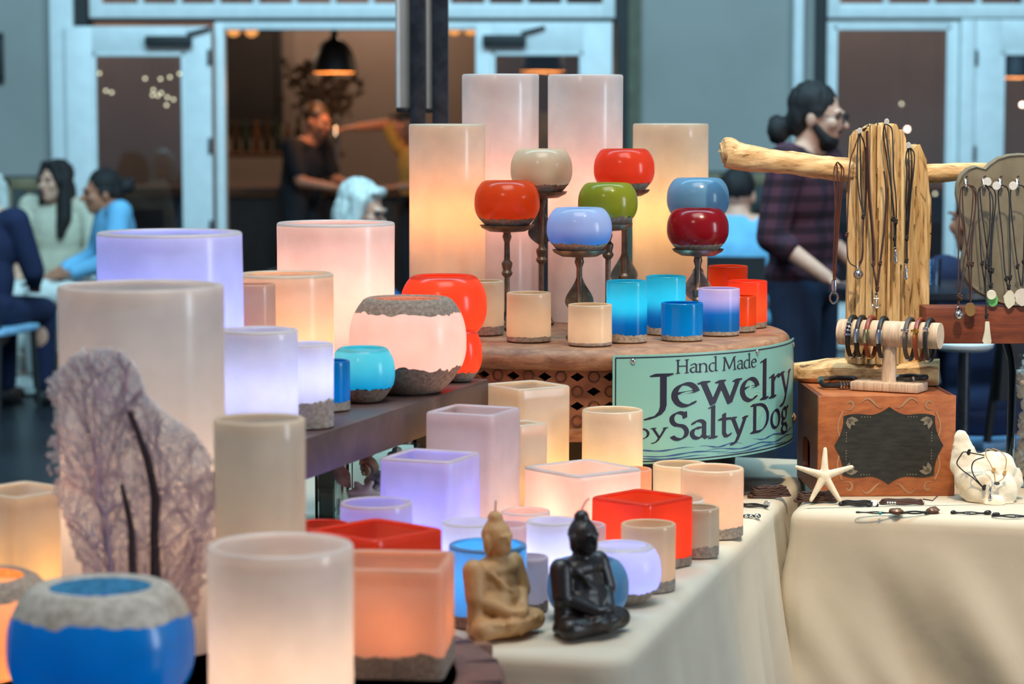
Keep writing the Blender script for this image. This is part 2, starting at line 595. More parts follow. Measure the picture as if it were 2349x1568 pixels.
# pendant lamps: matt black domes with a warm lining
M_DOME = plain('dome_black', S(24, 24, 26), .45, var=.05)
M_LINING = plain('dome_lining', S(236, 170, 96), .5, var=.05)


def pendant(px, py_rim, Y, wpx, label, power=14, ztop=3.3):
    c = P(px, py_rim, Y); k = 1 / ppm(c); R = wpx * k / 2
    t = thing('pendant_lamp', label, 'lamp', c)
    H = R * 1.5
    prof = [(R * math.sin(min(1, .14 + a) * pi / 2) if a < .9 else R, H * (1 - a) ** .9) for a in [i / 12 for i in range(13)]]
    prof = [(R * .16, H), (R * .30, H * .97), (R * .55, H * .86), (R * .75, H * .68), (R * .90, H * .42), (R * .98, H * .15), (R, 0)]
    MB().lathe(prof + [(R * .975, 0)] + [(r * .955, z * .97) for r, z in reversed(prof[:-1])], 40, cap0=True, cap1=True).build('shade', M_DOME, t)
    MB().lathe([(r * .945, z * .95 - .001) for r, z in prof], 40, cap0=False, cap1=False).build('lining', M_LINING, t)
    MB().lathe([(R * .16, H), (R * .18, H * 1.06), (R * .13, H * 1.25), (R * .05, H * 1.3)], 20).build('cap', M_DOME, t)
    MB().tube([(0, 0, H * 1.28), (0, 0, ztop - c.z)], .006).build('cord', M_DOME, t)
    MB().ell((0, 0, R * .5), R * .22).build('bulb', emit('bulb_glow', (1, .62, .25, 1), 6), t)
    d = bpy.data.lights.new('bulb_light', 'POINT'); d.energy = power; d.color = (1, .62, .30); d.shadow_soft_size = .05
    lo = bpy.data.objects.new('bulb_light', d); COL.objects.link(lo); lo.parent = t; lo.location = (0, 0, R * .1)
    return t


pendant(767, 166, 17.0, 104, 'black dome pendant lamp hanging in the open doorway', 11)
pendant(1245, 164, 17.4, 112, 'black dome pendant lamp behind the glass of the half hidden door', 16)
pendant(2330, 178, 17.6, 120, 'black dome pendant lamp seen through the far right door', 16)
for (px, py, Y, lb) in ((536, 76, 18.6, 'small amber lamp under the bar ceiling beside the menu board'), (577, 77, 18.8, 'second small amber lamp beside the menu board'),
                        (1042, 73, 18.6, 'small amber lamp just right of the steel post'), (1080, 73, 18.6, 'small amber lamp next to the half hidden door')):
    c = P(px, py, Y)
    t = thing('ceiling_lamp', lb, 'lamp', c, group='amber lamps in the bar')
    MB().lathe([(.02, .10), (.05, .08), (.055, .05)], 20).build('holder', M_DOME, t)
    MB().ell((0, 0, .02), (.052, .052, .045)).build('bulb', emit('amber_glow', (1, .42, .12, 1), 1.1), t)
    MB().tube([(0, 0, .09), (0, 0, 3.3 - c.z)], .005).build('cord', M_DOME, t)
for (X, Y) in ((-3.6, 19.3), (-1.2, 19.5), (2.6, 19.2), (5.2, 19.2)):
    d = bpy.data.lights.new('bar_light', 'POINT'); d.energy = 62; d.color = (1, .72, .50); d.shadow_soft_size = .1
    lo = bpy.data.objects.new('bar_light', d); COL.objects.link(lo); lo.location = (X, Y, 2.9)

# fairy lights seen through the glass: two strings hung from the bar ceiling
FL = [(228, 168, 16.6), (243, 208, 16.6), (256, 212, 16.6), (333, 180, 16.6), (352, 206, 16.6), (350, 218, 16.6), (362, 219, 16.6), (370, 213, 16.6), (384, 223, 16.6), (382, 241, 16.6), (368, 181, 16.6), (390, 177, 16.6), (412, 169, 16.6), (398, 228, 16.6), (218, 344, 16.6)]
FR = [(2081, 296, 16.4), (2068, 238, 16.4), (2145, 444, 16.4), (2295, 224, 16.4), (2345, 240, 16.4)]
for lst_, lb in ((FL, 'string of tiny warm fairy lights behind the left glass door'), (FR, 'string of glowing fairy lights behind the right glass doors')):
    c0 = P(lst_[0][0], lst_[0][1], lst_[0][2])
    t = thing('fairy_lights', lb, 'fairy lights', (c0.x, c0.y, 3.3))
    for (px, py, Y) in lst_:
        c = P(px, py, Y) - Vector((c0.x, c0.y, 3.3))
        big = px in (2081, 2295, 2345)
        MB().ell(c, .013 if big else .009, u=10, v=8).build('bulb', emit('fairy_glow_big', (1, .62, .42, 1), 20) if big else emit('fairy_glow', (1, .85, .5, 1), 4), t)
        MB().tube([c + Vector((0, 0, .006)), (c.x, c.y, 0)], .0012, 5).build('wire', M_DARK, t)

# dried branches in a jar on the bar
jar = thing('branch_vase', 'glazed jar of dried branches standing on the bar counter', 'vase', (P(735, 300, 18.35).x, 18.35, zc))
MB().lathe([(.07, 0), (.12, .08), (.13, .22), (.08, .34), (.06, .38), (.075, .41)], 28).build('jar', plain('jar_glaze', S(88, 74, 64), .35), jar)
tw = MB(); lv = MB()
for i in range(46):
    a = random.uniform(0, 2 * pi); l = random.uniform(.28, .62); sp = random.uniform(.1, .42)
    tip = Vector((math.cos(a) * sp, math.sin(a) * sp * .4, .40 + l))
    mid = tip * .5 + Vector((0, 0, .12))
    tw.tube([(0, 0, .36), mid, tip], [.005, .004, .002], 5)
    for k in range(5):
        q = mid.lerp(tip, random.uniform(.1, 1)) + Vector((random.uniform(-.04, .04), random.uniform(-.03, .03), random.uniform(-.04, .04)))
        lv.ell(q, (random.uniform(.015, .035), .012, random.uniform(.01, .03)), u=7, v=5)
tw.build('branches', plain('twig', S(96, 74, 58), .8), jar)['kind'] = 'stuff'
lv.build('dried_leaves', plain('dry_leaf', S(120, 98, 80), .8, var=.4, scale=20), jar)['kind'] = 'stuff'

tap = thing('tap_tower', 'slim brushed steel tap column on the bar counter', 'tap', (P(772, 330, 17.98).x, 17.98, zc))
MB().lathe([(.06, 0), (.06, .015), (.026, .03), (.026, .46), (.034, .47), (.034, .52), (.01, .54)], 24).build('column', plain('tap_steel', S(150, 148, 146), .35, .6), tap)
MB().tube([(0, 0, .44), (0, -.09, .44), (0, -.1, .38)], .012).build('spout', M_SILVER, tap)
for i in range(8):
    X = P(540 + i * 24, 400, 19.9).x
    h = random.choice((.24, .28, .31))
    o = MB().lathe([(.034, 0), (.036, .01), (.036, h * .55), (.014, h * .78), (.014, h), (.017, h)], 16).build('bottle', plain('bottle_%d' % (i % 3), (S(60, 44, 28), S(40, 50, 38), S(92, 60, 34))[i % 3], .2), None, loc=(X, 19.95, 1.202))
    tag(o, 'bottle in the row on the back bar shelf', 'bottle', 'bottles on the back bar shelf')
bs = thing('back_shelf', 'timber back bar shelf below the menu board', 'shelf', (P(620, 400, 19.95).x, 19.95, 0))
MB().box((0, 0, 1.18), (1.2, .34, .04), bevel=.006).build('board', wood('counter_wood', S(116, 78, 52), S(70, 44, 30)), bs)
for sx in (-.5, .5):
    MB().box((sx, .0, .58), (.06, .3, 1.16), bevel=.006).build('upright', M_DARK, bs)

# picture frame at the left wall
pf = thing('picture_frame', 'dark framed picture on the plaster wall at the left edge', 'picture', (0, 0, 0))
xa, xb, za, zb = wx(-120), wx(5), wz(182), wz(82)
fr = MB()
for (cx, cz, sx, sz) in ((xa, (za + zb) / 2, .04, zb - za), (xb, (za + zb) / 2, .04, zb - za), ((xa + xb) / 2, za, xb - xa + .04, .04), ((xa + xb) / 2, zb, xb - xa + .04, .04)):
    fr.box((cx, YW - .02, cz), (sx, .03, sz), bevel=.004)
fr.build('frame', M_DARK, pf)
MB().box(((xa + xb) / 2, YW - .012, (za + zb) / 2), (xb - xa - .03, .01, zb - za - .03)).build('print', plain('print_paper', S(190, 188, 180), .7, scale=6, var=.2), pf)


# banquette benches with scrolled balusters against the wall
def bench(label, px0, px1, Y, ytop):
    x0, x1 = P(px0, 450, Y).x, P(px1, 450, Y).x
    zt = P(1174, ytop, Y).z
    t = thing('bench', label, 'bench', ((x0 + x1) / 2, Y, 0), group='scroll backed benches along the wall')
    L = x1 - x0
    mw = plain('bench_wood', S(126, 112, 82), .6, var=.15)
    MB().box((0, 0, zt - .035), (L, .05, .07), bevel=.01).build('top_rail', mw, t)
    MB().box((0, 0, .52), (L, .05, .06), bevel=.01).build('lower_rail', mw, t)
    MB().box((0, -.25, .43), (L, .5, .06), bevel=.012).build('seat', mw, t)
    n = int(L / .13)
    proto = None
    for i in range(n):
        x = -L / 2 + L * (i + .5) / n
        if proto is None:
            pts = [(.045 * math.sin(a * 2 * pi), 0, .53 + (zt - .60) * a) for a in [k / 14 for k in range(15)]]
            proto = MB().tube(pts, .014, 7).mesh('baluster')
        link('baluster', proto, mw, t, (x, 0, .01))
    for sx in (-L / 2 + .04, 0, L / 2 - .04):
        MB().box((sx, -.42, .2), (.05, .05, .4), bevel=.006).build('leg', mw, t)
        MB().box((sx, .0, zt / 2), (.05, .05, zt), bevel=.006).build('leg', mw, t)
    return t


bench('scroll backed wooden bench behind the seated women', -120, 158, 15.15, 408)
bench('scroll backed wooden bench half hidden behind the man in plaid', 1500, 1812, 15.15, 398)

# pair of steel posts with white panels behind the tall candles
rk = thing('display_rack', 'dark steel upright posts with narrow white panels behind the tall candles', 'rack', (P(985, 250, 6.6).x, 6.6, 0))
cx = rk.location.x
for (pa, pb) in ((941, 976), (992, 1029)):
    xa, xb = P(pa, 200, 6.6).x - cx, P(pb, 200, 6.6).x - cx
    MB().box(((xa + xb) / 2, 0, 1.3), (xb - xa, .042, 2.6), bevel=.004).build('post', M_STEEL, rk)
for (pa, pb, yb) in ((909, 940, 247), (977, 991, 249)):
    xa, xb = P(pa, 200, 6.6).x - cx, P(pb, 200, 6.6).x - cx
    zb_ = P(1174, yb, 6.6).z
    p_ = MB().box(((xa + xb) / 2, .01, (zb_ + 2.6) / 2), ((xb - xa) * 1.25, .008, 2.6 - zb_), Matrix.Rotation(math.radians(38), 3, 'Z'), bevel=.002).build('white_panel', M_WHITE, rk)
    MB().box(((xa + xb) / 2, .008, zb_ - .006), (xb - xa, .018, .012), bevel=.002).build('end_strip', M_STEEL, p_)
MB().box((0, 0, .015), (.5, .4, .03), bevel=.006).build('foot_plate', M_STEEL, rk)

# ================================================================== tables
ZT = 0.74


def rounded(corners, r, n=8):
    out = []
    m = len(corners)
    for i in range(m):
        p = Vector(corners[i]); a = (Vector(corners[i - 1]) - p).normalized(); b = (Vector(corners[(i + 1) % m]) - p).normalized()
        pa = p + a * r; pb = p + b * r
        for k in range(n + 1):
            t = k / n
            out.append(pa * (1 - t) ** 2 + p * 2 * t * (1 - t) + pb * t * t)
    return out


def resample(loop, step):
    pts = []
    n = len(loop)
    for i in range(n):
        a, b = loop[i], loop[(i + 1) % n]
        L = (b - a).length
        k = max(1, int(L / step))
        for j in range(k): pts.append(a.lerp(b, j / k))
    return pts


def draped_table(label, corners, seed, fold, cloth, diag=0.0, rc=.05):
    loop = resample(rounded(corners, rc), .018)
    n = len(loop)
    c = sum(loop, Vector((0, 0))) / n
    t = thing('draped_table', label, 'table', (c.x, c.y, 0))
    loc = [p - c for p in loop]
    nr = []
    for i in range(n):
        d = (loc[(i + 1) % n] - loc[i - 1]).normalized()
        q = Vector((d.y, -d.x))
        if q.dot(loc[i]) < 0: q = -q
        nr.append(q)
    arc = [0]
    for i in range(1, n): arc.append(arc[-1] + (loc[i] - loc[i - 1]).length)
    vs = [(0, 0, ZT)]; fs = []
    rows = [(-.03, ZT), (-.018, ZT - .001), (-.009, ZT - .004), (-.001, ZT - .010), (.003, ZT - .02), (.004, ZT - .034)]
    zz = ZT - .034
    drops = [i / 30 for i in range(1, 31)]
    for d in drops: rows.append((None, zz - (zz - .015) * d))
    for ri, (off, z) in enumerate(rows):
        for i in range(n):
            s = arc[i]
            if off is None:
                dd = (zz - z) / (zz - .015)
                w = fold * min(1, dd * 2.2)
                o_ = .004 + .02 * dd + w * (mnoise.noise(Vector((s * 5.5 + diag * z * 4, seed, dd * .8))) + .55 * mnoise.noise(Vector((s * 13 + diag * z * 7, seed + 9, dd * 1.2)))) + w * .5
            else:
                o_ = off
            p = loc[i] + nr[i] * o_
            vs.append((p.x, p.y, z))
    for i in range(n):
        fs.append((0, 1 + i, 1 + (i + 1) % n))
    for r in range(len(rows) - 1):
        for i in range(n):
            j = (i + 1) % n
            fs.append((1 + r * n + i, 1 + (r + 1) * n + i, 1 + (r + 1) * n + j, 1 + r * n + j))
    MB().add(vs, fs).build('tablecloth', cloth, t, angle=None)
    pl = MB().prism([(p.x * .97, p.y * .97) for p in loc[::6]], ZT - .05, ZT - .012).build('table_board', wood('board_wood', S(150, 120, 90), S(110, 84, 60)), t, smooth=False)
    for i in (0, 1, 2, 3):
        q = (Vector(corners[i]) - c) * .8
        MB().tube([(q.x, q.y, 0), (q.x, q.y, ZT - .05)], .018).build('leg', M_STEEL, t)
    return t


M_CLOTH = plain('cream_cloth', S(208, 196, 174), .85, var=.03, scale=3, bump=.12, bscale=9, bdist=.02)
A = Vector((.165, 3.52)); slope = Vector((.27, 1.0)).normalized(); left = Vector((-slope.y, slope.x))
T1 = [A, A + slope * 2.13, A + slope * 2.13 + left * 1.35, A + left * 1.35]
draped_table('candle table under a cream cloth hanging in soft folds', T1, 3.0, .06, M_CLOTH, rc=.07)
ang2 = math.radians(-15)
W2 = Vector((math.cos(ang2), math.sin(ang2))); N2 = Vector((-math.sin(ang2), math.cos(ang2)))
B2 = Vector((.566, 4.855))
draped_table('jewellery table under a cream cloth with slanting creases', [B2, B2 + W2 * 1.7, B2 + W2 * 1.7 + N2 * .72, B2 + slope * .74], 8.0, .045, M_CLOTH, diag=1.1, rc=.03)

# ------------------------------------------------------------------ round drum stand with lattice sides and the sign
DC = Vector((P(1330, 757, 5.3).x, 5.3)); DR = .461
ZD = P(1330, 757, 5.3).z
M_DRUM = plain('carved_wood', S(164, 112, 84), .7, var=.25, scale=14, bump=.4, bscale=60, col2=S(112, 70, 52))
M_RIM = wood('driftwood_rim', S(176, 132, 98), S(122, 82, 60), (5, 5, 16), 5, .6, .4)
dr = thing('lattice_drum', 'round wooden drum stand with diamond lattice sides on the candle table', 'stand', (DC.x, DC.y, ZT))
h = ZD - ZT
rimh = .042
prof = []
for k in range(13):
    a = -pi / 2 + pi * k / 12
    prof.append((DR - .02 + .02 * math.cos(a), h - rimh / 2 + rimh / 2 * math.sin(a)))
MB().lathe([(.36, h - rimh)] + prof + [(.36, h)], 128).build('rim', M_RIM, dr)
ZB = .905 - ZT
wallR = .425
ncol = 80; pitch = 2 * pi / ncol; rows_n = 4
rowh = (h - rimh - ZB) / rows_n
lat = MB()


def cylp(phi, z, R): return (R * math.sin(phi), -R * math.cos(phi), z)


for c_ in range(ncol):
    for r_ in range(rows_n):
        ph = (c_ + .5) * pitch; zc_ = ZB + rowh * (r_ + .5)
        hp, hz = pitch / 2, rowh / 2
        for (R, flip) in ((wallR, False), (wallR - .012, True)):
            if (c_ + r_) % 2 == 0:
                o8 = [cylp(ph + dx * hp, zc_ + dz * hz, R) for dx, dz in ((-1, -1), (1, -1), (1, 1), (-1, 1))]
                i4 = [cylp(ph + dx * hp * .86, zc_ + dz * hz * .62, R) for dx, dz in ((0, -1), (1, 0), (0, 1), (-1, 0))]
                vs = o8 + i4
                fs = [(0, 1, 5, 4), (1, 2, 6, 5), (2, 3, 7, 6), (3, 0, 4, 7)]
                if flip: fs = [tuple(reversed(f)) for f in fs]
                lat.add(vs, fs)
            else:
                vs = [cylp(ph + dx * hp, zc_ + dz * hz, R) for dx, dz in ((-1, -1), (1, -1), (1, 1), (-1, 1))]
                fs = [(0, 1, 2, 3)]
                if flip: fs = [(3, 2, 1, 0)]
                lat.add(vs, fs)
        if (c_ + r_) % 2 == 0:      # the sides of the hole
            io = [cylp(ph + dx * hp * .86, zc_ + dz * hz * .62, wallR) for dx, dz in ((0, -1), (1, 0), (0, 1), (-1, 0))]
            ii = [cylp(ph + dx * hp * .86, zc_ + dz * hz * .62, wallR - .012) for dx, dz in ((0, -1), (1, 0), (0, 1), (-1, 0))]
            lat.add(io + ii, [(k, (k + 1) % 4, 4 + (k + 1) % 4, 4 + k) for k in range(4)])
lat.build('lattice_wall', M_DRUM, dr, smooth=False)
ringm = MB().ring([(.0105 * math.cos(a), 0, .0105 * math.sin(a)) for a in [2 * pi * k / 16 for k in range(16)]], .0018, 5).mesh('ring')
far = MB()
for c_ in range(ncol):
    for r_ in range(rows_n):
        if (c_ + r_) % 2 == 1:
            ph = (c_ + .5) * pitch; ph = (ph + pi) % (2 * pi) - pi
            zc_ = ZB + rowh * (r_ + .5)
            if -.75 < ph < .45:
                o = link('ring', ringm, plain('carved_dark', S(92, 56, 42), .7), dr, cylp(ph, zc_, wallR + .0008)); o.rotation_euler = (0, 0, ph)
            else:
                Mx = Matrix.Translation(cylp(ph, zc_, wallR + .0008)) @ Matrix.Rotation(ph, 4, 'Z')
                far.ring([Mx @ Vector((.0105 * math.cos(a), 0, .0105 * math.sin(a))) for a in [2 * pi * k / 12 for k in range(12)]], .0018, 4)
far.build('rear_rings', plain('carved_dark', S(92, 56, 42), .7), dr)['kind'] = 'stuff'
MB().lathe([(.40, ZB - .03), (.432, ZB - .028), (.434, ZB - .004), (.424, ZB)], 96).build('lower_band', M_RIM, dr)
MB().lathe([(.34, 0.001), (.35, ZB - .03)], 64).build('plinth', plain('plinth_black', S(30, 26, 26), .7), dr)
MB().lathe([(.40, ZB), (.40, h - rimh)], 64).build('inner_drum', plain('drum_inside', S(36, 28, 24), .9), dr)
for (px, py) in ((1806, 962),):
    MB().ell(cylp(1.42, P(px, py, 5.2).z - ZT, .462), .014).build('finial_knob', plain('knob_wood', S(196, 150, 92), .5), dr)

# sign: a thin curved panel fixed to the drum
SR = .470
sg = thing('jewellery_sign', 'curved teal sign with dark lettering fixed to the lattice drum', 'sign', (DC.x, DC.y, 0))
ph0, ph1 = math.radians(6.5), math.radians(79)
zs1 = P(1390, 815, DC.y - SR * math.cos(ph0)).z
zs0 = P(1475, 1063, DC.y - SR * math.cos(math.radians(17.5))).z
M_SIGN = plain('sign_teal', S(132, 190, 180), .35, var=.03, scale=3)
M_INK = plain('sign_ink', S(28, 22, 48), .5, var=.0)
M_INKB = plain('sign_wave', S(44, 78, 132), .5, var=.0)
M_PALE = plain('sign_pale', S(150, 200, 172), .4, var=.0)


def sp(s, t, R): # sign coordinates -> drum local
    ph = ph0 + (ph1 - ph0) * s
    return (R * math.sin(ph), -R * math.cos(ph), zs0 + (zs1 - zs0) * t)


ns = 60
vs = []; fs = []
for R in (SR, SR - .003):
    for i in range(ns + 1):
        vs += [sp(i / ns, 0, R), sp(i / ns, 1, R)]
k = 2 * (ns + 1)
for i in range(ns):
    fs.append((2 * i, 2 * i + 2, 2 * i + 3, 2 * i + 1))
    fs.append((k + 2 * i + 1, k + 2 * i + 3, k + 2 * i + 2, k + 2 * i))
    fs.append((2 * i + 1, 2 * i + 3, k + 2 * i + 3, k + 2 * i + 1))
    fs.append((2 * i, k + 2 * i, k + 2 * i + 2, 2 * i + 2))
fs += [(0, 1, k + 1, k), (2 * ns, k + 2 * ns, k + 2 * ns + 1, 2 * ns + 1)]
MB().add(vs, fs).build('panel', M_SIGN, sg)
asp = SR * (ph1 - ph0) / (zs1 - zs0)     # width / height


def flat_on_sign(polys, R, name, mat, th=.0007):
    b = MB()
    for q in polys:
        n = len(q)
        vs = [sp(s, t, R) for s, t in q] + [sp(s, t, R + th) for s, t in q]
        fs = [tuple(range(n, 2 * n))] + [(i, (i + 1) % n, n + (i + 1) % n, n + i) for i in range(n)]
        b.add(vs, fs)
    return b.build(name, mat, sg, smooth=False)


def hull(pts):
    pts = sorted(set((round(x, 6), round(y, 6)) for x, y in pts))
    def half(p):
        o = []
        for q in p:
            while len(o) >= 2 and (o[-1][0] - o[-2][0]) * (q[1] - o[-2][1]) - (o[-1][1] - o[-2][1]) * (q[0] - o[-2][0]) <= 0: o.pop()
            o.append(q)
        return o
    a = half(pts); b = half(pts[::-1])
    return a[:-1] + b[:-1]


def arc_(cx, cy, rx, ry, a0, a1, n=16):
    return [(cx + rx * math.cos(math.radians(a0 + (a1 - a0) * i / n)), cy + ry * math.sin(math.radians(a0 + (a1 - a0) * i / n))) for i in range(n + 1)]


def sf(x, y, w=.07): return [(x - w, y), (x + w, y)]       # serif


GL = {
    'H': (.62, [[(.1, .68), (.1, 0)], [(.5, .68), (.5, 0)], [(.1, .36), (.5, .36)], sf(.1, .68), sf(.1, 0), sf(.5, .68), sf(.5, 0)]),
    'M': (.80, [[(.12, .68), (.08, 0)], [(.12, .68), (.38, .06)], [(.38, .06), (.64, .68)], [(.64, .68), (.69, 0)], sf(.08, 0, .06), sf(.69, 0, .07), sf(.08, .68, .04), sf(.68, .68, .04)]),
    'J': (.34, [[(.22, .64), (.22, .02), (.20, -.08), (.15, -.16), (.08, -.21), (.0, -.23)], sf(.20, .64, .12)]),
    'S': (.44, [arc_(.21, .52, .15, .165, 35, 250, 14) + arc_(.21, .175, .165, .18, 85, -145, 16), [(.33, .68), (.335, .55)]]),
    'D': (.66, [[(.12, .68), (.12, 0)], [(.03, .68), (.24, .68)] + arc_(.24, .34, .32, .34, 90, -90, 18) + [(.24, 0), (.03, 0)]]),
    'a': (.42, [arc_(.2, .34, .13, .115, 160, 20, 8) + [(.32, .3), (.32, .05), (.37, .0), (.41, .03)], arc_(.18, .135, .13, .135, 70, 330, 14) + [(.31, .1)]]),
    'n': (.50, [[(.08, .45), (.08, 0)], [(.01, .42), (.08, .45)], [(.08, .33)] + arc_(.24, .29, .15, .155, 140, 0, 10) + [(.39, 0)], sf(.08, 0, .06), sf(.39, 0, .06)]),
    'd': (.48, [arc_(.2, .22, .165, .225, 60, 300, 18), [(.36, .78), (.36, .05), (.41, .0), (.45, .03)], [(.28, .75), (.36, .78)]]),
    'b': (.48, [[(.08, .78), (.08, .02)], [(.01, .75), (.08, .78)], arc_(.22, .22, .17, .225, 150, -150, 18)]),
    'e': (.42, [[(.05, .25), (.36, .29)] + arc_(.2, .225, .165, .225, 22, 315, 22)]),
    'w': (.68, [[(.04, .45), (.19, 0)], [(.19, 0), (.34, .42)], [(.33, .42), (.48, 0)], [(.48, 0), (.63, .45)], sf(.05, .45, .06), sf(.62, .45, .05), sf(.32, .45, .05)]),
    'l': (.24, [[(.11, .80), (.11, .0)], [(.04, .77), (.11, .80)], sf(.11, 0, .07)]),
    'r': (.36, [[(.1, .45), (.1, 0)], [(.03, .42), (.1, .45)], [(.1, .30), (.17, .40), (.25, .44), (.32, .40)], sf(.1, 0, .07)]),
    'y': (.46, [[(.05, .45), (.22, .02)], [(.40, .45), (.25, .06), (.17, -.12), (.1, -.21), (.02, -.22)], sf(.06, .45, .055), sf(.40, .45, .05)]),
    't': (.32, [[(.14, .58), (.14, .09), (.18, .01), (.25, .0), (.30, .05)], [(.03, .45), (.28, .45)]]),
    'o': (.48, [arc_(.22, .225, .175, .225, 0, 360, 26)]),
    'g': (.44, [arc_(.18, .30, .125, .145, 0, 360, 20), [(.28, .40), (.36, .45), (.41, .43)], arc_(.15, .10, .09, .07, 110, 270, 8) + [(.26, .03)] + arc_(.2, -.09, .16, .11, 50, -250, 18)]),
    ' ': (.24, []),
}


def letters(text, s0, t0, s1, t1, em, nib, nibang=28, squeeze=1.0):
    """text from (s0,t0) to (s1,t1) (baseline ends) on the sign, em height in t units"""
    tot = sum(GL[c][0] for c in text)
    polys = []
    x = 0
    a = math.radians(nibang)
    n1 = (math.cos(a) * nib, math.sin(a) * nib); n2 = (-math.sin(a) * nib * .26, math.cos(a) * nib * .26)
    for c in text:
        wd, strokes = GL[c]
        for st in strokes:
            for (p, q) in zip(st[:-1], st[1:]):
                pts = []
                for (u, v) in (p, q):
                    for sa in (-1, 1):
                        for sb in (-1, 1):
                            pts.append((u + sa * n1[0] + sb * n2[0], v + sa * n1[1] + sb * n2[1]))
                hq = hull(pts)
                out = []
                for (u, v) in hq:
                    f = (x + u) / tot
                    out.append((s0 + (s1 - s0) * f, t0 + (t1 - t0) * f + v * em))
                polys.append(out)
        x += wd
    return polys


flat_on_sign(letters('Hand Made', .225, .822, .60, .818, .175, .036), SR, 'lettering_hand_made', M_INK)
flat_on_sign(letters('Jewelry', .12, .52, .905, .505, .455, .045), SR, 'lettering_jewelry', M_INK)
flat_on_sign(letters('by', .075, .235, .195, .235, .20, .036), SR, 'lettering_by', M_INK)
flat_on_sign(letters('Salty', .20, .215, .545, .20, .36, .049), SR, 'lettering_salty', M_INK)
flat_on_sign(letters('Dog', .565, .205, .875, .205, .375, .046), SR, 'lettering_dog', M_INK)
# border line, waves, pale rose behind the lettering
bx, by_ = .012 / 1.0, .022


def strip(pts, w, wa=None):
    out = []
    for i, (p, q) in enumerate(zip(pts[:-1], pts[1:])):
        w0 = w if wa is None else w * wa[i]; w1 = w if wa is None else w * wa[i + 1]
        d = Vector(((q[0] - p[0]) * asp, q[1] - p[1]))
        if d.length < 1e-9: continue
        d.normalize(); nx, ny = -d.y / asp, d.x
        out.append([(p[0] - nx * w0, p[1] - ny * w0), (q[0] - nx * w1, q[1] - ny * w1), (q[0] + nx * w1, q[1] + ny * w1), (p[0] + nx * w0, p[1] + ny * w0)])
    return out


bl = [(.010, .024 + (.952) * i / 4) for i in range(5)] + [(.010 + .98 * i / 30, .976) for i in range(1, 31)] + [(.990, .976 - .952 * i / 4) for i in range(1, 5)] + [(.99 - .98 * i / 30, .024) for i in range(1, 31)]
flat_on_sign(strip(bl, .0055), SR, 'border_line', M_INK, .0004)
wv = []
for (s0, s1, t, amp, ph) in ((.02, .30, .125, .010, 0), (.32, .52, .125, .012, 1), (.58, .80, .135, .012, 2), (.72, .96, .135, .010, .4), (.05, .45, .075, .012, 2), (.35, .70, .085, .013, .5), (.60, .96, .085, .012, 1.5), (.02, .35, .045, .008, 0), (.40, .85, .05, .009, 2.6)):
    pts = [(s0 + (s1 - s0) * i / 24, t + amp * math.sin(ph + 9 * i / 24)) for i in range(25)]
    wv += strip(pts, .008, [max(.12, math.sin(pi * i / 24)) * (.5 + .5 * math.sin(ph + i * .55) ** 2) for i in range(25)])
flat_on_sign(wv, SR, 'wave_lines', M_INKB, .0004)
rose = []
for rr_ in (.03, .06, .09, .12):
    rose += strip([(.60 + rr_ / asp * math.cos(a), .47 + rr_ * math.sin(a)) for a in [2 * pi * i / 28 for i in range(29)]], .006)
for k_ in range(8):
    a = 2 * pi * k_ / 8
    rose += strip([(.60 + r_ / asp * math.cos(a + .35 * math.sin(r_ * 20)), .47 + r_ * math.sin(a + .35 * math.sin(r_ * 20))) for r_ in [.13 + .012 * i for i in range(14)]], .009, [max(.1, math.sin(pi * i / 13)) for i in range(14)])
flat_on_sign(rose, SR - .0004, 'pale_rose', M_PALE, .0006)
scr = MB().ell((0, 0, 0), (.0055, .003, .0055), u=12, v=8).mesh('screw')
for (s, t) in ((.11 - .04, .945), (.60, .958), (.965, .945), (.965, .23), (.03, .06)):
    q = sp(s, t, SR + .001)
    o = link('screw', scr, M_SILVER, sg, q); o.rotation_euler = (0, 0, ph0 + (ph1 - ph0) * s)

# ------------------------------------------------------------------ raised plank shelf on glass tanks of shells
ZS = 1.02
E0 = onz(703, 1005, ZS); E1 = onz(1102, 875, ZS)
E0 = Vector((E0.x, E0.y)); E1 = Vector((E1.x, E1.y))
U = (E1 - E0).normalized(); V = Vector((-U.y, U.x))
SHL = (E1 - E0).length
M_PLANK = wood('plank_dark', S(106, 82, 74), S(70, 52, 50), (1, 1, 1), 7, .42, .1)
s0 = E0 - U * .11
sh = thing('plank_shelf', 'broad dark stained plank shelf raised above the candle table', 'shelf', (s0.x, s0.y, 0), math.atan2(U.y, U.x))
L_, WD_ = SHL + .16, .385
MB().box((L_ / 2, WD_ / 2, ZS - .034), (L_, WD_, .068), bevel=.003).build('plank', M_PLANK, sh)
MB().box((L_ / 2, WD_ / 2 , ZS - .072), (L_ - .1, WD_ - .06, .008)).build('glass_plate', pane_glass('green_edge_glass', (.55, .78, .74, 1), .1), sh, smooth=False)


def loc2(u, v): return s0 + U * u + V * v


# glass tanks with shells that carry the shelf
M_VGLASS = pane_glass('vase_glass', (.95, .98, .98, 1), .02, ior=1.12)


def lump(seed, r, sq=(1, 1, 1), rough=.35):
    b = MB().ell((0, 0, 0), 1.0, u=14, v=9)
    out = []
    for x in b.v:
        q = Vector(x); n_ = mnoise.noise(q * 1.7 + Vector((seed * 3.1, seed, 0)))
        q *= (1 + rough * n_)
        out.append((q.x * r * sq[0], q.y * r * sq[1], q.z * r * sq[2]))
    b.v = out
    return b


def spiral_shell(r):
    b = MB()
    pts = []; rad = []
    for i in range(40):
        a = i * .42; f = (i / 39.0)
        pts.append((r * .55 * f * math.cos(a), r * .55 * f * math.sin(a), r * 1.3 * (1 - f)))
        rad.append(r * (.06 + .42 * f))
    return b.tube(pts, rad, 8)


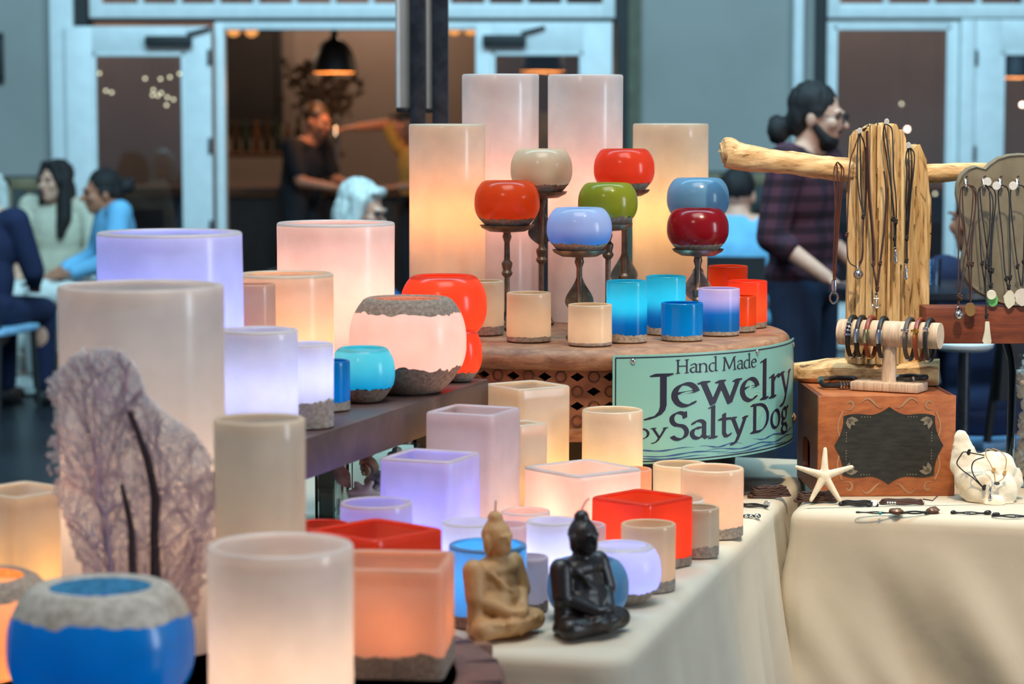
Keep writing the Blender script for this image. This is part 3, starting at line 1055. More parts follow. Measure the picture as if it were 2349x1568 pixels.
def scallop(r):
    vs = [(0, 0, 0)]; n_ = 21
    rings = 5
    for j in range(1, rings + 1):
        for i in range(n_):
            a = math.radians(-70 + 140 * i / (n_ - 1)); d = r * 1.6 * j / rings
            rib = (.05 if i % 2 else -.02) * r * j / rings
            vs.append((d * math.sin(a), -.35 * r * math.sin(pi * .5 * j / rings * 1.6) + rib, d * math.cos(a)))
    fs = [(0, 1 + i, 2 + i) for i in range(n_ - 1)]
    for j in range(rings - 1):
        for i in range(n_ - 1):
            a = 1 + j * n_ + i
            fs.append((a, a + n_, a + n_ + 1, a + 1))
    b = MB().add(vs, fs)
    m = len(b.v)
    b.v += [(x, y + .06 * r, z) for x, y, z in vs]
    b.f += [tuple(m + i for i in reversed(f)) for f in fs]
    return b


SHC = [plain('shell_a', S(206, 190, 176), .45, var=.15, scale=40), plain('shell_b', S(206, 164, 138), .4, col2=S(140, 102, 82), scale=30),
       plain('shell_c', S(206, 196, 190), .5, col2=S(120, 110, 110), scale=70), plain('shell_d', S(222, 208, 190), .5, var=.1), plain('shell_e', S(186, 160, 160), .4, var=.3, scale=50)]


def tank(label, c, ang, lx, ly, shells, seed):
    U = Vector((math.cos(ang), math.sin(ang))); V = Vector((-U.y, U.x))
    t = thing('glass_tank', label, 'tank', (c.x, c.y, ZT), ang)
    hh = ZS - .076 - ZT - .002
    for (cx_, cy_, sx, sy) in ((0, -ly / 2, lx, .006), (0, ly / 2, lx, .006), (-lx / 2, 0, .006, ly - .008), (lx / 2, 0, .006, ly - .008)):
        MB().box((cx_, cy_, hh / 2), (sx, sy, hh)).build('pane', M_VGLASS, t, smooth=False)
    MB().box((0, 0, .004), (lx - .008, ly - .008, .006)).build('glass_floor', M_VGLASS, t, smooth=False)
    rnd = random.Random(seed)
    for (u_, v_, z_, kind, r_, m_, rx, ry, rz_) in shells:
        b = (lump(rnd.random() * 9, r_, (1, .8, .8)) if kind == 'l' else spiral_shell(r_) if kind == 's' else scallop(r_))
        if kind == 'c':
            b = MB()
            for (dx, dz) in ((.9, .12), (-.9, -.1), (.25, .8), (.5, -.75), (-.6, .5)):
                b.cap((0, 0, 0), (dx * r_ * 1.5, rnd.uniform(-.3, .3) * r_, dz * r_ * 1.3), r_ * .42, r_ * .30)
            me = remesh(b, .004, 3, 'branch_coral')
            q = link('branch_coral', me, SHC[m_], None)
        else:
            q = b.build('sea_shell', SHC[m_])
        q.location = (c.x + U.x * u_ + V.x * v_, c.y + U.y * u_ + V.y * v_, ZT + z_)
        q.rotation_euler = (rx, ry, rz_)
        tag(q, ('pale stubby branch of coral in the glass tank under the shelf' if kind == 'c' else 'sea shell in the heap inside the glass tank under the shelf'), 'coral' if kind == 'c' else 'shell', None if kind == 'c' else 'shells in the tank under the shelf')
    return t


rs = random.Random(5)
lst = []
for k_ in range(26):
    lst.append((rs.uniform(-.050, .050), rs.uniform(-.040, .030), .025 + .14 * (k_ / 26), rs.choice('llsf'), rs.uniform(.015, .021), rs.choice((0, 1, 2, 3, 4)), rs.uniform(0, 3), rs.uniform(0, 3), rs.uniform(0, 6)))
lst.append((-.022, -.030, .125, 'c', .020, 3, 0.1, .2, .3))
tank('clear glass tank of sea shells under the dark plank shelf', Vector((-.243, 4.325)), 0.0, .146, .13, lst, 4)
c = onz(960, 1195, ZT)
lst2 = [(rs.uniform(-.05, .05), rs.uniform(-.06, .06), .03 + .14 * (k_ / 14), rs.choice('ls'), rs.uniform(.022, .03), rs.choice((0, 1, 3)), rs.uniform(0, 3), rs.uniform(0, 3), 0) for k_ in range(14)]
tank('second glass tank of shells under the far end of the shelf', loc2(.80, .14), math.atan2(U.y, U.x), .17, .20, lst2, 9)

# ------------------------------------------------------------------ round inlaid board in front
ZR = .785
rc_ = onz(310, 1548, ZR)
rb = thing('round_board', 'round inlaid wooden board carrying the nearest candles', 'board', (rc_.x, rc_.y, ZT))
RB = 850 / ppm(rc_)
MB().lathe([(RB - .05, .003), (RB - .008, .003), (RB, .012), (RB, .038), (RB - .006, .045), (RB - .05, .045)], 128).build('rim_band', wood('board_rim', S(128, 92, 80), S(96, 66, 58), (5, 5, 5)), rb)
MB().lathe([(RB - .066, .003), (RB - .05, .003), (RB - .05, .0445), (RB - .066, .0445)], 128).build('dark_inlay', plain('ebony', S(44, 28, 34), .4), rb)
MB().lathe([(.02, .003), (RB - .066, .003), (RB - .066, .045), (.02, .045)], 128).build('field', wood('board_field', S(132, 76, 78), S(100, 54, 58), (1, 8, 1)), rb)
for k_ in range(24):
    a = 2 * pi * (k_ - .32) / 24
    R3 = Matrix.Rotation(a, 3, 'Z')
    b = MB().prism([(RB - .05, -.001), (RB - .004, -.012), (RB - .004, .012)], .03, .0458)
    b.v = [tuple(R3 @ Vector(x)) for x in b.v]
    b.build('dark_wedge', plain('ebony', S(44, 28, 34), .4), rb, smooth=False)
for k_ in range(12):
    a = 2 * pi * (k_ - .17) / 12
    MB().box((math.cos(a) * (RB + .008), math.sin(a) * (RB + .008), .024), (.034, .03, .036), Matrix.Rotation(a, 3, 'Z'), bevel=.004).build('peg', wood('peg_wood', S(150, 98, 66), S(110, 70, 46)), rb)
pd = Vector((0, -.22, 0))
MB().lathe([(.20, -.739), (.20, -.70), (.06, -.66), (.06, -.06), (.14, -.02), (.14, .003)], 40, c=(0, -.27, 0)).build('pedestal', wood('peg_wood2', S(110, 74, 58), S(80, 50, 40)), rb)
# ================================================================== candles
CREAM = S(240, 226, 205); WHITE = S(240, 232, 226); IVORY = S(232, 212, 184); PEACH = S(240, 200, 172)
WX = {
    'white': wax('wax_white', WHITE, .5), 'cream': wax('wax_cream', CREAM, .5), 'ivory': wax('wax_ivory', IVORY, .45),
    'peach': wax('wax_peach', PEACH, .5), 'red': wax('wax_red', S(242, 88, 52), .55), 'orange': wax('wax_orange', S(232, 92, 34), .5),
    'deepred': wax('wax_deep_red', S(138, 18, 30), .35), 'blue': wax('wax_blue', S(0, 138, 204), .45), 'sky': wax('wax_sky', S(116, 170, 206), .4),
    'teal': wax('wax_teal', S(70, 196, 214), .5), 'green': wax('wax_green', S(160, 164, 44), .35), 'lilac': wax('wax_lilac', S(236, 220, 222), .5),
    'paleblue': wax('wax_pale_blue', S(196, 212, 236), .45, col_low=S(80, 150, 214), zr=(.02, .06)),
    'bluewhite': wax('wax_blue_fade', S(226, 206, 226), .5, col_low=S(24, 126, 186), zr=(.045, .085)),
    'aqua': wax('wax_aqua_glow_fade', S(60, 186, 208), .6, col_low=S(0, 112, 178), zr=(.035, .075)),  # lighter upper tone paints the inner glow into the wax colour
    'aquabowl': wax('wax_aqua_bowl', S(120, 214, 220), .55, col_low=S(0, 150, 190), zr=(.02, .08)),
    'graygreen': wax('wax_grey', S(242, 216, 182), .4),
}
GLOW = {'blue': 2.3, 'ice': 1.2, 'orange': 1.9, 'pink': 1.8, 'amber': 2.0, 'warm': 1.8}
LC = {'orange': (1, .30, .07), 'pink': (1, .36, .22), 'amber': (1, .48, .11), 'blue': (.15, .19, 1), 'ice': (.40, .46, 1), 'red': (1, .36, .22), 'cyan': (.25, .85, 1), 'warm': (1, .62, .36), 'azure': (.15, .58, 1)}


def shell_sections(kind, power=16.0):
    if kind == 'round': return lambda t: 1.0
    def f(t):
        c, s = abs(math.cos(t)), abs(math.sin(t))
        return 1.0 / ((c ** power + s ** power) ** (1.0 / power))
    return f


def candle_body(t, sec, prof, wall, cav, hs, ht, H, mat, sand, seed, seg=72):
    """prof(z01)->radius. builds wax_body (+ sand_base, sand_rim) with a wavy seam"""
    def wav(k, amp):
        a = 2 * pi * k / seg
        return amp * (.55 * mnoise.noise(Vector((math.cos(a) * 1.7, math.sin(a) * 1.7, seed))) + .6 * mnoise.noise(Vector((math.cos(a) * 5, math.sin(a) * 5, seed + 4))) + .5 * mnoise.noise(Vector((math.cos(a) * 13, math.sin(a) * 13, seed + 8))))
    def row(zf, rf):
        out = []
        for k in range(seg):
            a = 2 * pi * k / seg
            z = zf(k); r = rf(z) * sec(a) * (1 + .006 * mnoise.noise(Vector((math.cos(a), math.sin(a), seed + z * 6))))
            out.append((math.cos(a) * r, math.sin(a) * r, z))
        return out
    def strip_rows(rows, close0=False, close1=False):
        vs = [p for r in rows for p in r]; fs = []
        for i in range(len(rows) - 1):
            for k in range(seg):
                k2 = (k + 1) % seg
                fs.append((i * seg + k, i * seg + k2, (i + 1) * seg + k2, (i + 1) * seg + k))
        if close0: fs.append(tuple(reversed(range(seg))))
        if close1: fs.append(tuple(range((len(rows) - 1) * seg, len(rows) * seg)))
        return MB().add(vs, fs)
    R = lambda z: prof(max(0, min(1, z / H)))
    lipr = min(.004, wall * .4)
    lowseam = (lambda k: hs + wav(k, hs * .24)) if hs > 0 else (lambda k: 0.0)
    topseam = (lambda k: H - ht + wav(k, ht * .25)) if ht > 0 else None
    nrow = 14
    rows = []
    if hs <= 0: rows.append(row(lambda k: .0012, lambda z: R(0) - .002))
    zt = (lambda k: topseam(k)) if topseam else (lambda k: H - lipr)
    for i in range(nrow + 1):
        f = i / nrow
        rows.append(row(lambda k, f=f: lowseam(k) * (1 - f) + zt(k) * f + (.001 if hs <= 0 and f == 0 else 0), R))
    inner = lambda z: max(.004, R(z) - wall)
    toprows = []
    toprows.append(row(lambda k: H - lipr * .3, lambda z: R(H) - lipr * .35))
    toprows.append(row(lambda k: H, lambda z: R(H) - lipr))
    toprows.append(row(lambda k: H, lambda z: R(H) - wall + lipr * .8))
    toprows.append(row(lambda k: H - lipr * .6, lambda z: R(H) - wall))
    inrows = []
    for f in (0.5, 1.0):
        inrows.append(row(lambda k, f=f: H - lipr * .6 - cav * f, lambda z, f=f: R(z) - wall * (1 - .9 * f)))
    if topseam is None:
        b = strip_rows(rows + toprows + inrows, close0=True)
        b.build('wax_body', mat, t, angle=50)
    else:
        strip_rows(rows, close0=True).build('wax_body', mat, t, angle=50)
        srow = [row(lambda k, f=f: topseam(k) * (1 - f) + (H - lipr) * f, R) for f in (0, .5, 1)]
        strip_rows(srow + toprows).build('sand_rim', sand, t, angle=50)
        strip_rows([toprows[-1]] + inrows).build('inner_wall', mat, t, angle=50)
    if hs > 0:
        srow = [row(lambda k: .0006, lambda z: R(0) - .003), row(lambda k: .003, R)] + [row(lambda k, f=f: .003 * (1 - f) + lowseam(k) * f, R) for f in (.4, 1)]
        sb = strip_rows(srow, close0=True)
        sb.build('sand_base', sand, t, angle=50)


def led(t, z, power, color, r=.012):
    d = bpy.data.lights.new('led_light', 'POINT'); d.energy = power; d.color = color; d.shadow_soft_size = r
    o = bpy.data.objects.new('led_light', d); COL.objects.link(o); o.parent = t; o.location = (0, 0, z)


CN = [0]


def candle(kind, name, label, base, R, H, waxk, hs=0, ht=0, glow=None, rz=0, sand=None, wall=None, cav=None, group=None, cat='candle', gz=.42):
    CN[0] += 1
    t = thing(name, label, cat, base, rz, group)
    sec = shell_sections('round' if kind != 'square' else 'sq')
    if kind == 'bowl':
        # squat globe: narrow foot, belly, open mouth
        def prof(f):
            f = max(0, min(1, f))
            a = -1.02 + f * 2.0            # from foot to mouth
            return R * max(.2, (1 - abs(a) ** 2.25 * .44)) if a < 0 else R * (1 - a ** 2.7 * .29)
        wall = wall or R * .12
        cav = .005
    else:
        prof = lambda f: R * (1 + .004 * math.sin(f * 6 + CN[0]))
        wall = wall or min(.012, R * .13)
        cav = min(.005, R * .08)
    candle_body(t, sec, prof, wall, cav, hs, ht, H, WX[waxk], sand or M_SAND, CN[0] * 1.37, 96)
    if glow:
        col, g = glow
        zl = H * gz
        zl = zl if kind != 'bowl' else H * .45
        zl = max(zl, hs + .012)
        led(t, zl, g * .30 * GLOW.get(col, 1) * (R / .08) ** 2, LC[col])
    return t


def cyl(name, label, x0, x1, ytop, Y, zb, waxk, **kw):
    c = P((x0 + x1) / 2, ytop, Y); R = (x1 - x0) / 2 / ppm(c)
    zb += .0006
    return candle('round', name, label, (c.x, c.y, zb), R, c.z - zb, waxk, **kw)


def cylb(name, label, x0, x1, ytop, ybase, zb, waxk, **kw):
    f = onz((x0 + x1) / 2, ybase, zb); R = (x1 - x0) / 2 / ppm(f)
    return cyl(name, label, x0, x1, ytop, f.y + R, zb, waxk, **kw)


def bowl(name, label, x0, x1, ytop, Y, zb, waxk, **kw):
    c = P((x0 + x1) / 2, ytop, Y); R = (x1 - x0) / 2 / ppm(c)
    zb += .0006
    return candle('bowl', name, label, (c.x, c.y, zb), R, c.z - zb, waxk, **kw)


def square(name, label, xl, xf, xr, ytop, Y, zb, waxk, **kw):
    """left, front and right rim corners in pixels; rim centre height"""
    c = P((xl + xr) / 2, ytop, Y); k = 1 / ppm(c)
    a, b = (xf - xl) * k, (xr - xf) * k
    s = math.hypot(a, b); th = -math.atan2(b, a)
    zb += .0006
    return candle('square', name, label, (c.x, c.y, zb), s / 2, c.z - zb, waxk, rz=th, wall=.011, **kw)


PC, VC, BC, SC = 'pillar_candle', 'votive_candle', 'bowl_candle', 'square_candle'
# --- on the drum
gT = 'tall pillar candles on the drum'
cyl(PC, 'tall peach glowing pillar candle in front of the steel posts', 938, 1113, 284, 5.42, ZD, 'cream', glow=('orange', 1.5), group=gT, gz=.56, cav=.07)
cyl(PC, 'tallest pinkish pillar candle, left of the two behind the white globe', 1060, 1236, 170, 5.56, ZD, 'white', glow=('pink', 1.5), group=gT, gz=.52, cav=.07)
cyl(PC, 'tallest pinkish pillar candle, right of the two behind the red globe', 1257, 1429, 171, 5.54, ZD, 'white', glow=('pink', 1.4), group=gT, gz=.52, cav=.07)
cyl(PC, 'tall yellow cream pillar candle behind the blue and dark red globes', 1452, 1625, 283, 5.56, ZD, 'cream', glow=('amber', 1.25), group=gT, gz=.55, cav=.07)
gV = 'small votive candles on the drum rim'
cyl(VC, 'cream votive candle half hidden by the big red bowl candle', 1060, 1156, 643, 5.19, ZD, 'ivory', hs=.02, glow=('warm', .25), group=gV)
cylb(VC, 'cream votive candle at the drum edge, left of the other unlit one', 1162, 1264, 670, 788, ZD, 'ivory', hs=.012, glow=('warm', .35), group=gV)
cylb(VC, 'short cream votive candle at the very front of the drum', 1303, 1404, 697, 797, ZD, 'ivory', hs=.008, glow=('warm', .35), group=gV)
cylb(VC, 'glowing aqua votive candle with sandy foot, nearer of the aqua pair', 1391, 1485, 643, 789, ZD, 'aqua', hs=.018, glow=('cyan', 1.5), group=gV, gz=.62)
cyl(VC, 'glowing aqua votive candle, farther of the aqua pair', 1482, 1573, 632, 5.2, ZD, 'aqua', hs=.018, glow=('cyan', 1.5), group=gV, gz=.62)
cylb(VC, 'short deep blue votive candle with sandy foot on the drum', 1517, 1613, 693, 785, ZD, 'blue', hs=.012, glow=('cyan', .4), group=gV)
cylb(VC, 'votive candle fading from pale pink to blue on the drum', 1602, 1697, 660, 773, ZD, 'bluewhite', hs=.010, glow=('ice', .8), group=gV, gz=.7)
cylb(VC, 'short dark orange votive candle beside the pink and blue one', 1650, 1735, 677, 764, ZD, 'orange', hs=.014, glow=('red', .6), group=gV)
cylb(VC, 'bright red orange glowing votive candle at the right of the drum', 1669, 1760, 643, 755, ZD, 'red', hs=.014, glow=('red', 3.2), group=gV)
cyl(VC, 'orange votive candle farthest back at the right of the drum', 1625, 1715, 609, 5.5, ZD, 'orange', hs=.012, glow=('red', 1.2), group=gV)

# --- candlesticks with globes
M_PAN = M_IRON


def stick(label, px, Y, zpan, Rg, leaf, leafz, tilt=0.0, knots=()):
    """iron candlestick: three ball feet, turned stem with leaf, dished pan"""
    c = P(px, 600, Y)
    t = thing('candlestick', label, 'candlestick', (c.x, Y, ZD), 0, 'iron candlesticks on the drum')
    H = zpan - ZD
    for k in range(3):
        a = 2 * pi * k / 3 + .5
        f = MB().tube([(0, 0, .03), (.012 * math.cos(a), .012 * math.sin(a), .03), (.022 * math.cos(a), .022 * math.sin(a), .018), (.026 * math.cos(a), .026 * math.sin(a), .008)], .004, 7)
        f.ell((.026 * math.cos(a), .026 * math.sin(a), .006), .006, u=10, v=7)
        f.build('foot', M_IRON, t)
    pr = [(.006, .02), (.010, .03), (.006, .042), (.0055, .06)]
    z = .06
    for zk in knots:
        zz_ = zk * H
        pr += [(.0058, zz_ - .022), (.010, zz_ - .018), (.0125, zz_ - .012), (.009, zz_ - .006), (.0115, zz_ + .004), (.012, zz_ + .010), (.0068, zz_ + .016)]
    pr += [(.006, H - .03), (.010, H - .018), (.008, H - .010), (.012, H - .004)]
    pr = sorted(pr, key=lambda q: q[1])
    MB().lathe(pr, 18).build('stem', M_IRON, t)
    if leaf:
        lz = leafz * H
        b = MB()
        for ang in ((0.25, pi + .25) if leaf == 2 else (.25,)):
            n_ = 12; vs = []; fs = []
            for i in range(n_ + 1):
                f = i / n_
                wv_ = .026 * math.sin(pi * f ** 1.7) + .001
                z_ = lz + .085 * (1 - f)
                for (dd, th_) in ((.004, -.0015), (.004 + wv_ * .5, -.003), (.004 + wv_, -.0012), (.004 + wv_, .0012), (.004 + wv_ * .5, .0), (.004, .0015)):
                    vs.append((dd * math.cos(ang) - th_ * math.sin(ang), dd * math.sin(ang) + th_ * math.cos(ang), z_))
            for i in range(n_):
                for k in range(6):
                    k2 = (k + 1) % 6
                    fs.append((i * 6 + k, i * 6 + k2, (i + 1) * 6 + k2, (i + 1) * 6 + k))
            b.add(vs, fs)
        b.build('leaf_ornament', M_IRON, t)
    MB().lathe([(.010, H - .008), (Rg * .55, H - .006), (Rg * .78, H + .002), (Rg * .84, H + .008), (Rg * .82, H + .008), (Rg * .74, H + .003), (Rg * .5, H - .001), (.005, H - .001)], 40).build('pan', M_IRON, t)
    return t


for (nm, x0, x1, yt, yb, Y, wk, stem, leaf, lz, kn, lab, gl, hsf) in (
        ('orange red', 1088, 1238, 414, 524, 5.3, 'orange', 1143, 0, 0, (.62,), 'orange red globe candle on the leftmost iron stick', ('red', .25), .22),
        ('cream', 1171, 1313, 341, 447, 5.4, 'graygreen', 1236, 2, .62, (.55,), 'cream globe candle on the tall iron stick', None, .22),
        ('pale blue', 1254, 1404, 476, 581, 5.06, 'paleblue', 1323, 2, .30, (.32,), 'pale blue globe candle on the lowest iron stick', ('ice', .25), .22),
        ('olive green', 1326, 1463, 419, 521, 5.18, 'green', 1416, 0, 0, (.80,), 'olive green globe candle on an iron stick', None, .24),
        ('bright red', 1362, 1502, 341, 443, 5.33, 'red', 1378, 2, .30, (.36,), 'bright red globe candle in front of the tall pink pillar', ('red', .3), .24),
        ('sky blue', 1530, 1673, 408, 512, 5.4, 'sky', 1600, 0, 0, (.5,), 'sky blue globe candle behind the dark red globe', None, .22),
        ('dark red', 1530, 1672, 478, 579, 5.24, 'deepred', 1594, 2, .38, (.48,), 'dark wine red globe candle at the right of the drum', ('red', .2), .20)):
    c = P((x0 + x1) / 2, yt, Y); R = (x1 - x0) / 2 / ppm(c)
    zb_ = P(1174, yb, Y).z
    bowl(BC, lab, x0, x1, yt, Y, zb_, wk, hs=(c.z - zb_) * hsf, glow=gl, group='globe candles on iron sticks', sand=M_SAND if nm != 'olive green' else M_SAND_D)
    stick('bronzed iron candlestick under the %s globe candle' % nm, (x0 + x1) / 2, Y, zb_, R, leaf, lz, knots=kn)

bowl(BC, 'large glowing red bowl candle behind the grey rimmed pink bowl', 918, 1117, 631, 5.03, ZD, 'red', glow=('red', 1.6))

# --- on the shelf
cyl(PC, 'wide violet glowing pillar candle at the left of the shelf', 223, 555, 531, 4.0, ZS, 'white', glow=('blue', 3.4), gz=.25, cav=.06)
cyl(VC, 'small peach candle between the violet pillar and the orange one', 522, 632, 650, 4.16, ZS, 'peach', glow=('orange', .5))
cyl(PC, 'cream pillar candle glowing orange below its rim', 545, 765, 626, 4.32, ZS, 'cream', glow=('orange', 1.9), gz=.40)
cyl(PC, 'wide pink glowing pillar candle at the back of the shelf', 635, 905, 509, 4.74, ZS, 'white', glow=('pink', 1.5), gz=.5, cav=.06)
cyl(PC, 'bright ice blue glowing pillar candle at the front of the shelf', 508, 683, 754, 3.90, ZS, 'white', glow=('ice', 1.9), gz=.42)
cylb(VC, 'ice blue glowing candle with sandy foot on the shelf edge', 642, 765, 786, 988, ZS, 'white', hs=.045, glow=('ice', 2.0), gz=.6)
cylb(VC, 'small deep blue votive candle beside the turquoise bowl', 708, 803, 826, 947, ZS, 'blue', hs=.018, glow=('azure', .6))
bowl(BC, 'turquoise glowing bowl candle with grey sandy foot', 757, 906, 796, 4.37, ZS, 'aquabowl', hs=.028, glow=('cyan', .9), sand=M_SAND_D)
bowl(BC, 'large pale pink bowl candle with dark sandy rim and foot', 800, 1070, 682, 4.52, ZS, 'white', hs=.052, ht=.026, glow=('pink', .9), sand=M_SAND_D)
bowl(BC, 'small red bowl candle with sandy foot at the shelf end', 992, 1106, 757, 4.70, ZS, 'red', hs=.02, glow=('red', 1.6))

# --- on the table cloth
square(SC, 'tall amber square candle in front of the lattice drum', 1105, 1190, 1310, 881, 4.75, ZT, 'cream', glow=('amber', 2.4), gz=.25)
square(SC, 'small amber square candle squeezed between two taller square ones', 1142, 1192, 1257, 968, 4.57, ZT, 'cream', glow=('amber', 1.0))
square(SC, 'tall lilac white square candle right of the shelf', 975, 1130, 1197, 938, 4.33, ZT, 'lilac', glow=('warm', 1.5), gz=.18)
square(SC, 'wide lilac square candle with violet glow', 870, 1036, 1105, 1042, 4.12, ZT, 'lilac', glow=('blue', 3.4), gz=.30)
square(SC, 'wide pink glowing square candle behind the red cube', 1198, 1319, 1475, 1070, 4.47, ZT, 'white', glow=('pink', 2.2), gz=.40)
cyl(PC, 'amber cream pillar candle below the sign', 1335, 1475, 938, 4.72, ZT, 'cream', glow=('amber', 1.1), gz=.4)
cyl(VC, 'small orange votive candle peeping out behind the pink square candle', 1405, 1495, 1074, 4.625, ZT, 'peach', glow=('orange', 1.4))
cyl(PC, 'cream pillar candle behind the sandy footed one below the sign', 1498, 1622, 1062, 4.80, ZT, 'cream', glow=('warm', .4))
cylb(PC, 'cream pillar candle with sandy foot nearest the bracelets', 1562, 1706, 1071, 1241, ZT, 'cream', hs=.022, glow=('orange', .5))
square(SC, 'red glowing cube candle with dark sandy foot', 1353, 1478, 1594, 1137, 4.25, ZT, 'red', hs=.018, glow=('red', 1.7), sand=M_SAND_D)
cylb(VC, 'cream votive candle with sandy foot right of the red cube', 1546, 1650, 1161, 1284, ZT, 'ivory', hs=.022)
cyl(VC, 'white votive candle just showing behind the red cube', 1522, 1617, 1144, 4.5, ZT, 'white')
cylb(VC, 'cream votive candle with sandy foot in front of the red cube', 1425, 1550, 1199, 1364, ZT, 'graygreen', hs=.020, glow=('warm', .2))
bowl(BC, 'violet blue glowing bowl candle beside the black seated figure', 1338, 1517, 1247, 3.93, ZT, 'white', hs=.024, glow=('blue', 1.0))
bowl(BC, 'steel blue bowl candle behind the black seated figure', 1255, 1443, 1283, 3.80, ZT, 'sky', hs=.020)
cyl(VC, 'white hot glowing votive candle behind the black seated figure', 1208, 1330, 1192, 3.98, ZT, 'white', glow=('ice', 2.8), gz=.5)
cyl(VC, 'lilac votive candle left of the red cube', 1275, 1390, 1201, 4.12, ZT, 'lilac', glow=('pink', .4))
cyl(VC, 'lilac votive candle between two white glowing ones', 1110, 1215, 1201, 4.1, ZT, 'lilac', glow=('pink', .4))
cyl(VC, 'pink glowing votive candle in front of the pink square candle', 1150, 1262, 1170, 4.22, ZT, 'white', glow=('pink', 1.9))
cyl(VC, 'white hot glowing votive candle behind the blue pillar', 1015, 1137, 1195, 3.99, ZT, 'white', glow=('ice', 2.8), gz=.5)
cyl(PC, 'sky blue glowing pillar candle behind the cream seated figure', 1030, 1208, 1246, 3.76, ZT, 'sky', hs=.02, glow=('azure', 3.4), gz=.6, sand=M_SAND_D)
cylb(VC, 'small lilac votive candle with dark sandy foot between the seated figures', 1160, 1258, 1275, 1411, ZT, 'lilac', hs=.018, sand=M_SAND_D)
cyl(PC, 'lilac round candle below the shell tank', 780, 946, 1150, 3.85, ZT, 'lilac', glow=('blue', 2.0))

# --- on the round board
ZR2 = ZR
square(SC, 'red orange square candle with deep hollow behind the peach one', 702, 868, 1020, 1212, 3.6, ZR2, 'red', glow=('red', .35), cav=.07)
cyl(VC, 'red candle rim showing just right of the tall cream candle', 668, 800, 1200, 3.72, ZR2, 'red', glow=('red', .3), cav=.05)
square(SC, 'peach square candle with grey sandy foot at the front', 770, 1019, 1043, 1282, 3.26, ZR2, 'peach', hs=.034, glow=('orange', .5), cav=.06, sand=M_SAND_D, gz=.45)
cyl(PC, 'white glowing pillar candle at the very front', 475, 810, 1247, 3.02, ZR2, 'white', glow=('warm', .85), gz=.28)
bowl(BC, 'large bright blue bowl candle with grey sandy rim', 15, 445, 1342, 3.0, ZR2, 'blue', ht=.034, glow=('azure', .5), sand=plain('pale_sand', S(190, 186, 176), .95, scale=90, bump=.3, bscale=420, bdist=.001, col2=S(160, 154, 144)), wall=.022)
bowl(BC, 'amber bowl candle with grey rim at the left edge', -255, 128, 1318, 3.22, ZR2, 'ivory', ht=.025, glow=('orange', 1.3))
square(SC, 'cream glowing square candle at the left edge', -85, 60, 178, 1120, 3.58, ZR2, 'cream', glow=('amber', 1.1), gz=.35, cav=.06)
cyl(PC, 'very tall wide cream candle behind the sea fan', 133, 513, 653, 3.42, ZR2, 'white', glow=('warm', .75), gz=.40, cav=.09)
cyl(PC, 'plain cream pillar candle right of the sea fan', 490, 700, 958, 3.25, ZR2, 'cream', glow=('warm', .18))
# ================================================================== seated figure candles
def seated_figure():
    b = MB()
    b.ell((0, -.03, .085), (.33, .22, .088)); b.ell((0, .03, .05), (.27, .20, .055))
    for s in (-1, 1):
        b.cap((s * .14, .05, .13), (s * .30, -.11, .105), .105, .085)
        b.cap((s * .30, -.11, .10), (-s * .10, -.20, .12), .085, .065)
        b.ell((s * .06, -.235, .145), (.11, .055, .04))
        b.cap((s * .225, .05, .535), (s * .262, .0, .33), .088, .080)
        b.cap((s * .245, .0, .32), (s * .08, -.19, .215), .068, .045)
        b.ell((s * .116, .015, .725), (.022, .036, .072))
        b.cap((s * .245, .01, .30), (s * .27, -.0, .16), .07, .06)       # sleeves falling to the knees
    b.ell((0, .04, .36), (.205, .14, .26)); b.ell((0, .0, .26), (.235, .15, .17)); b.ell((0, .035, .525), (.235, .125, .095))
    b.ell((0, -.215, .225), (.10, .06, .035))
    b.cap((0, .035, .56), (0, .02, .68), .082, .070)
    b.ell((0, .01, .76), (.112, .120, .125)); b.ell((0, -.03, .695), (.085, .082, .065))
    b.ell((0, -.108, .745), (.018, .025, .035)); b.ell((0, -.09, .79), (.07, .03, .014))
    b.ell((0, -.095, .70), (.035, .02, .012))
    b.ell((0, .03, .915), (.062, .062, .058)); b.ell((0, .02, .82), (.108, .112, .06))
    for k in range(5):                                                         # robe folds
        a0 = .20 - k * .03
        b.tube([(-.19 + .03 * k, -.02, .56 - .02 * k), (-.10 + .02 * k, -.105, .46 - .05 * k), (.02 + .02 * k, -.12, .36 - .04 * k), (.14, -.07, .30 - .03 * k)], .012, 6)
    for k in range(4):
        b.tube([(-.26 + .05 * k, -.19 - .02 * k, .15), (0, -.275 + .012 * k, .10 - .02 * k), (.26 - .05 * k, -.19 - .02 * k, .15 - .01 * k)], .012, 6)
    for i in range(60):                                                        # curls of hair
        z = .78 + .12 * (i / 60); a = i * 2.4
        r = .108 * math.sqrt(max(.05, 1 - ((z - .76) / .15) ** 2))
        y = .025 + r * math.sin(a)
        if y > -.075: b.ell((r * math.cos(a) * .98, y, z), .015, u=6, v=5)
    return remesh(b, .0125, 2, 'figure')


figm = seated_figure()


def figure(label, px, py, height, yaw, mat, bend):
    c = onz(px, py, ZT)
    t = thing('figure_candle', label, 'candle', (c.x, c.y, ZT + .0005), math.radians(yaw), 'seated figure candles')
    o = link('wax_body', figm, None, t); o.scale = (height,) * 3
    o.data = figm.copy(); o.data.materials.clear(); o.data.materials.append(mat)
    z0 = .945 * height
    MB().tube([(0, .03 * height, z0), (bend * .1, .03 * height, z0 + .008), (bend * .5, .03 * height, z0 + .016), (bend, .03 * height, z0 + .021)], .0012, 7).build('wick', plain('wick', S(120, 96, 80), .8), t)
    return t


figure('cream wax seated figure candle in front of the blue pillar', 1143, 1458, .200, 48, wax('wax_figure', S(222, 178, 124), .35, rough=.5), .001)
figure('black wax seated figure candle at the table corner', 1340, 1455, .200, 48, plain('wax_black', S(30, 24, 23), .42, var=.2, scale=30, spec=.6), .018)

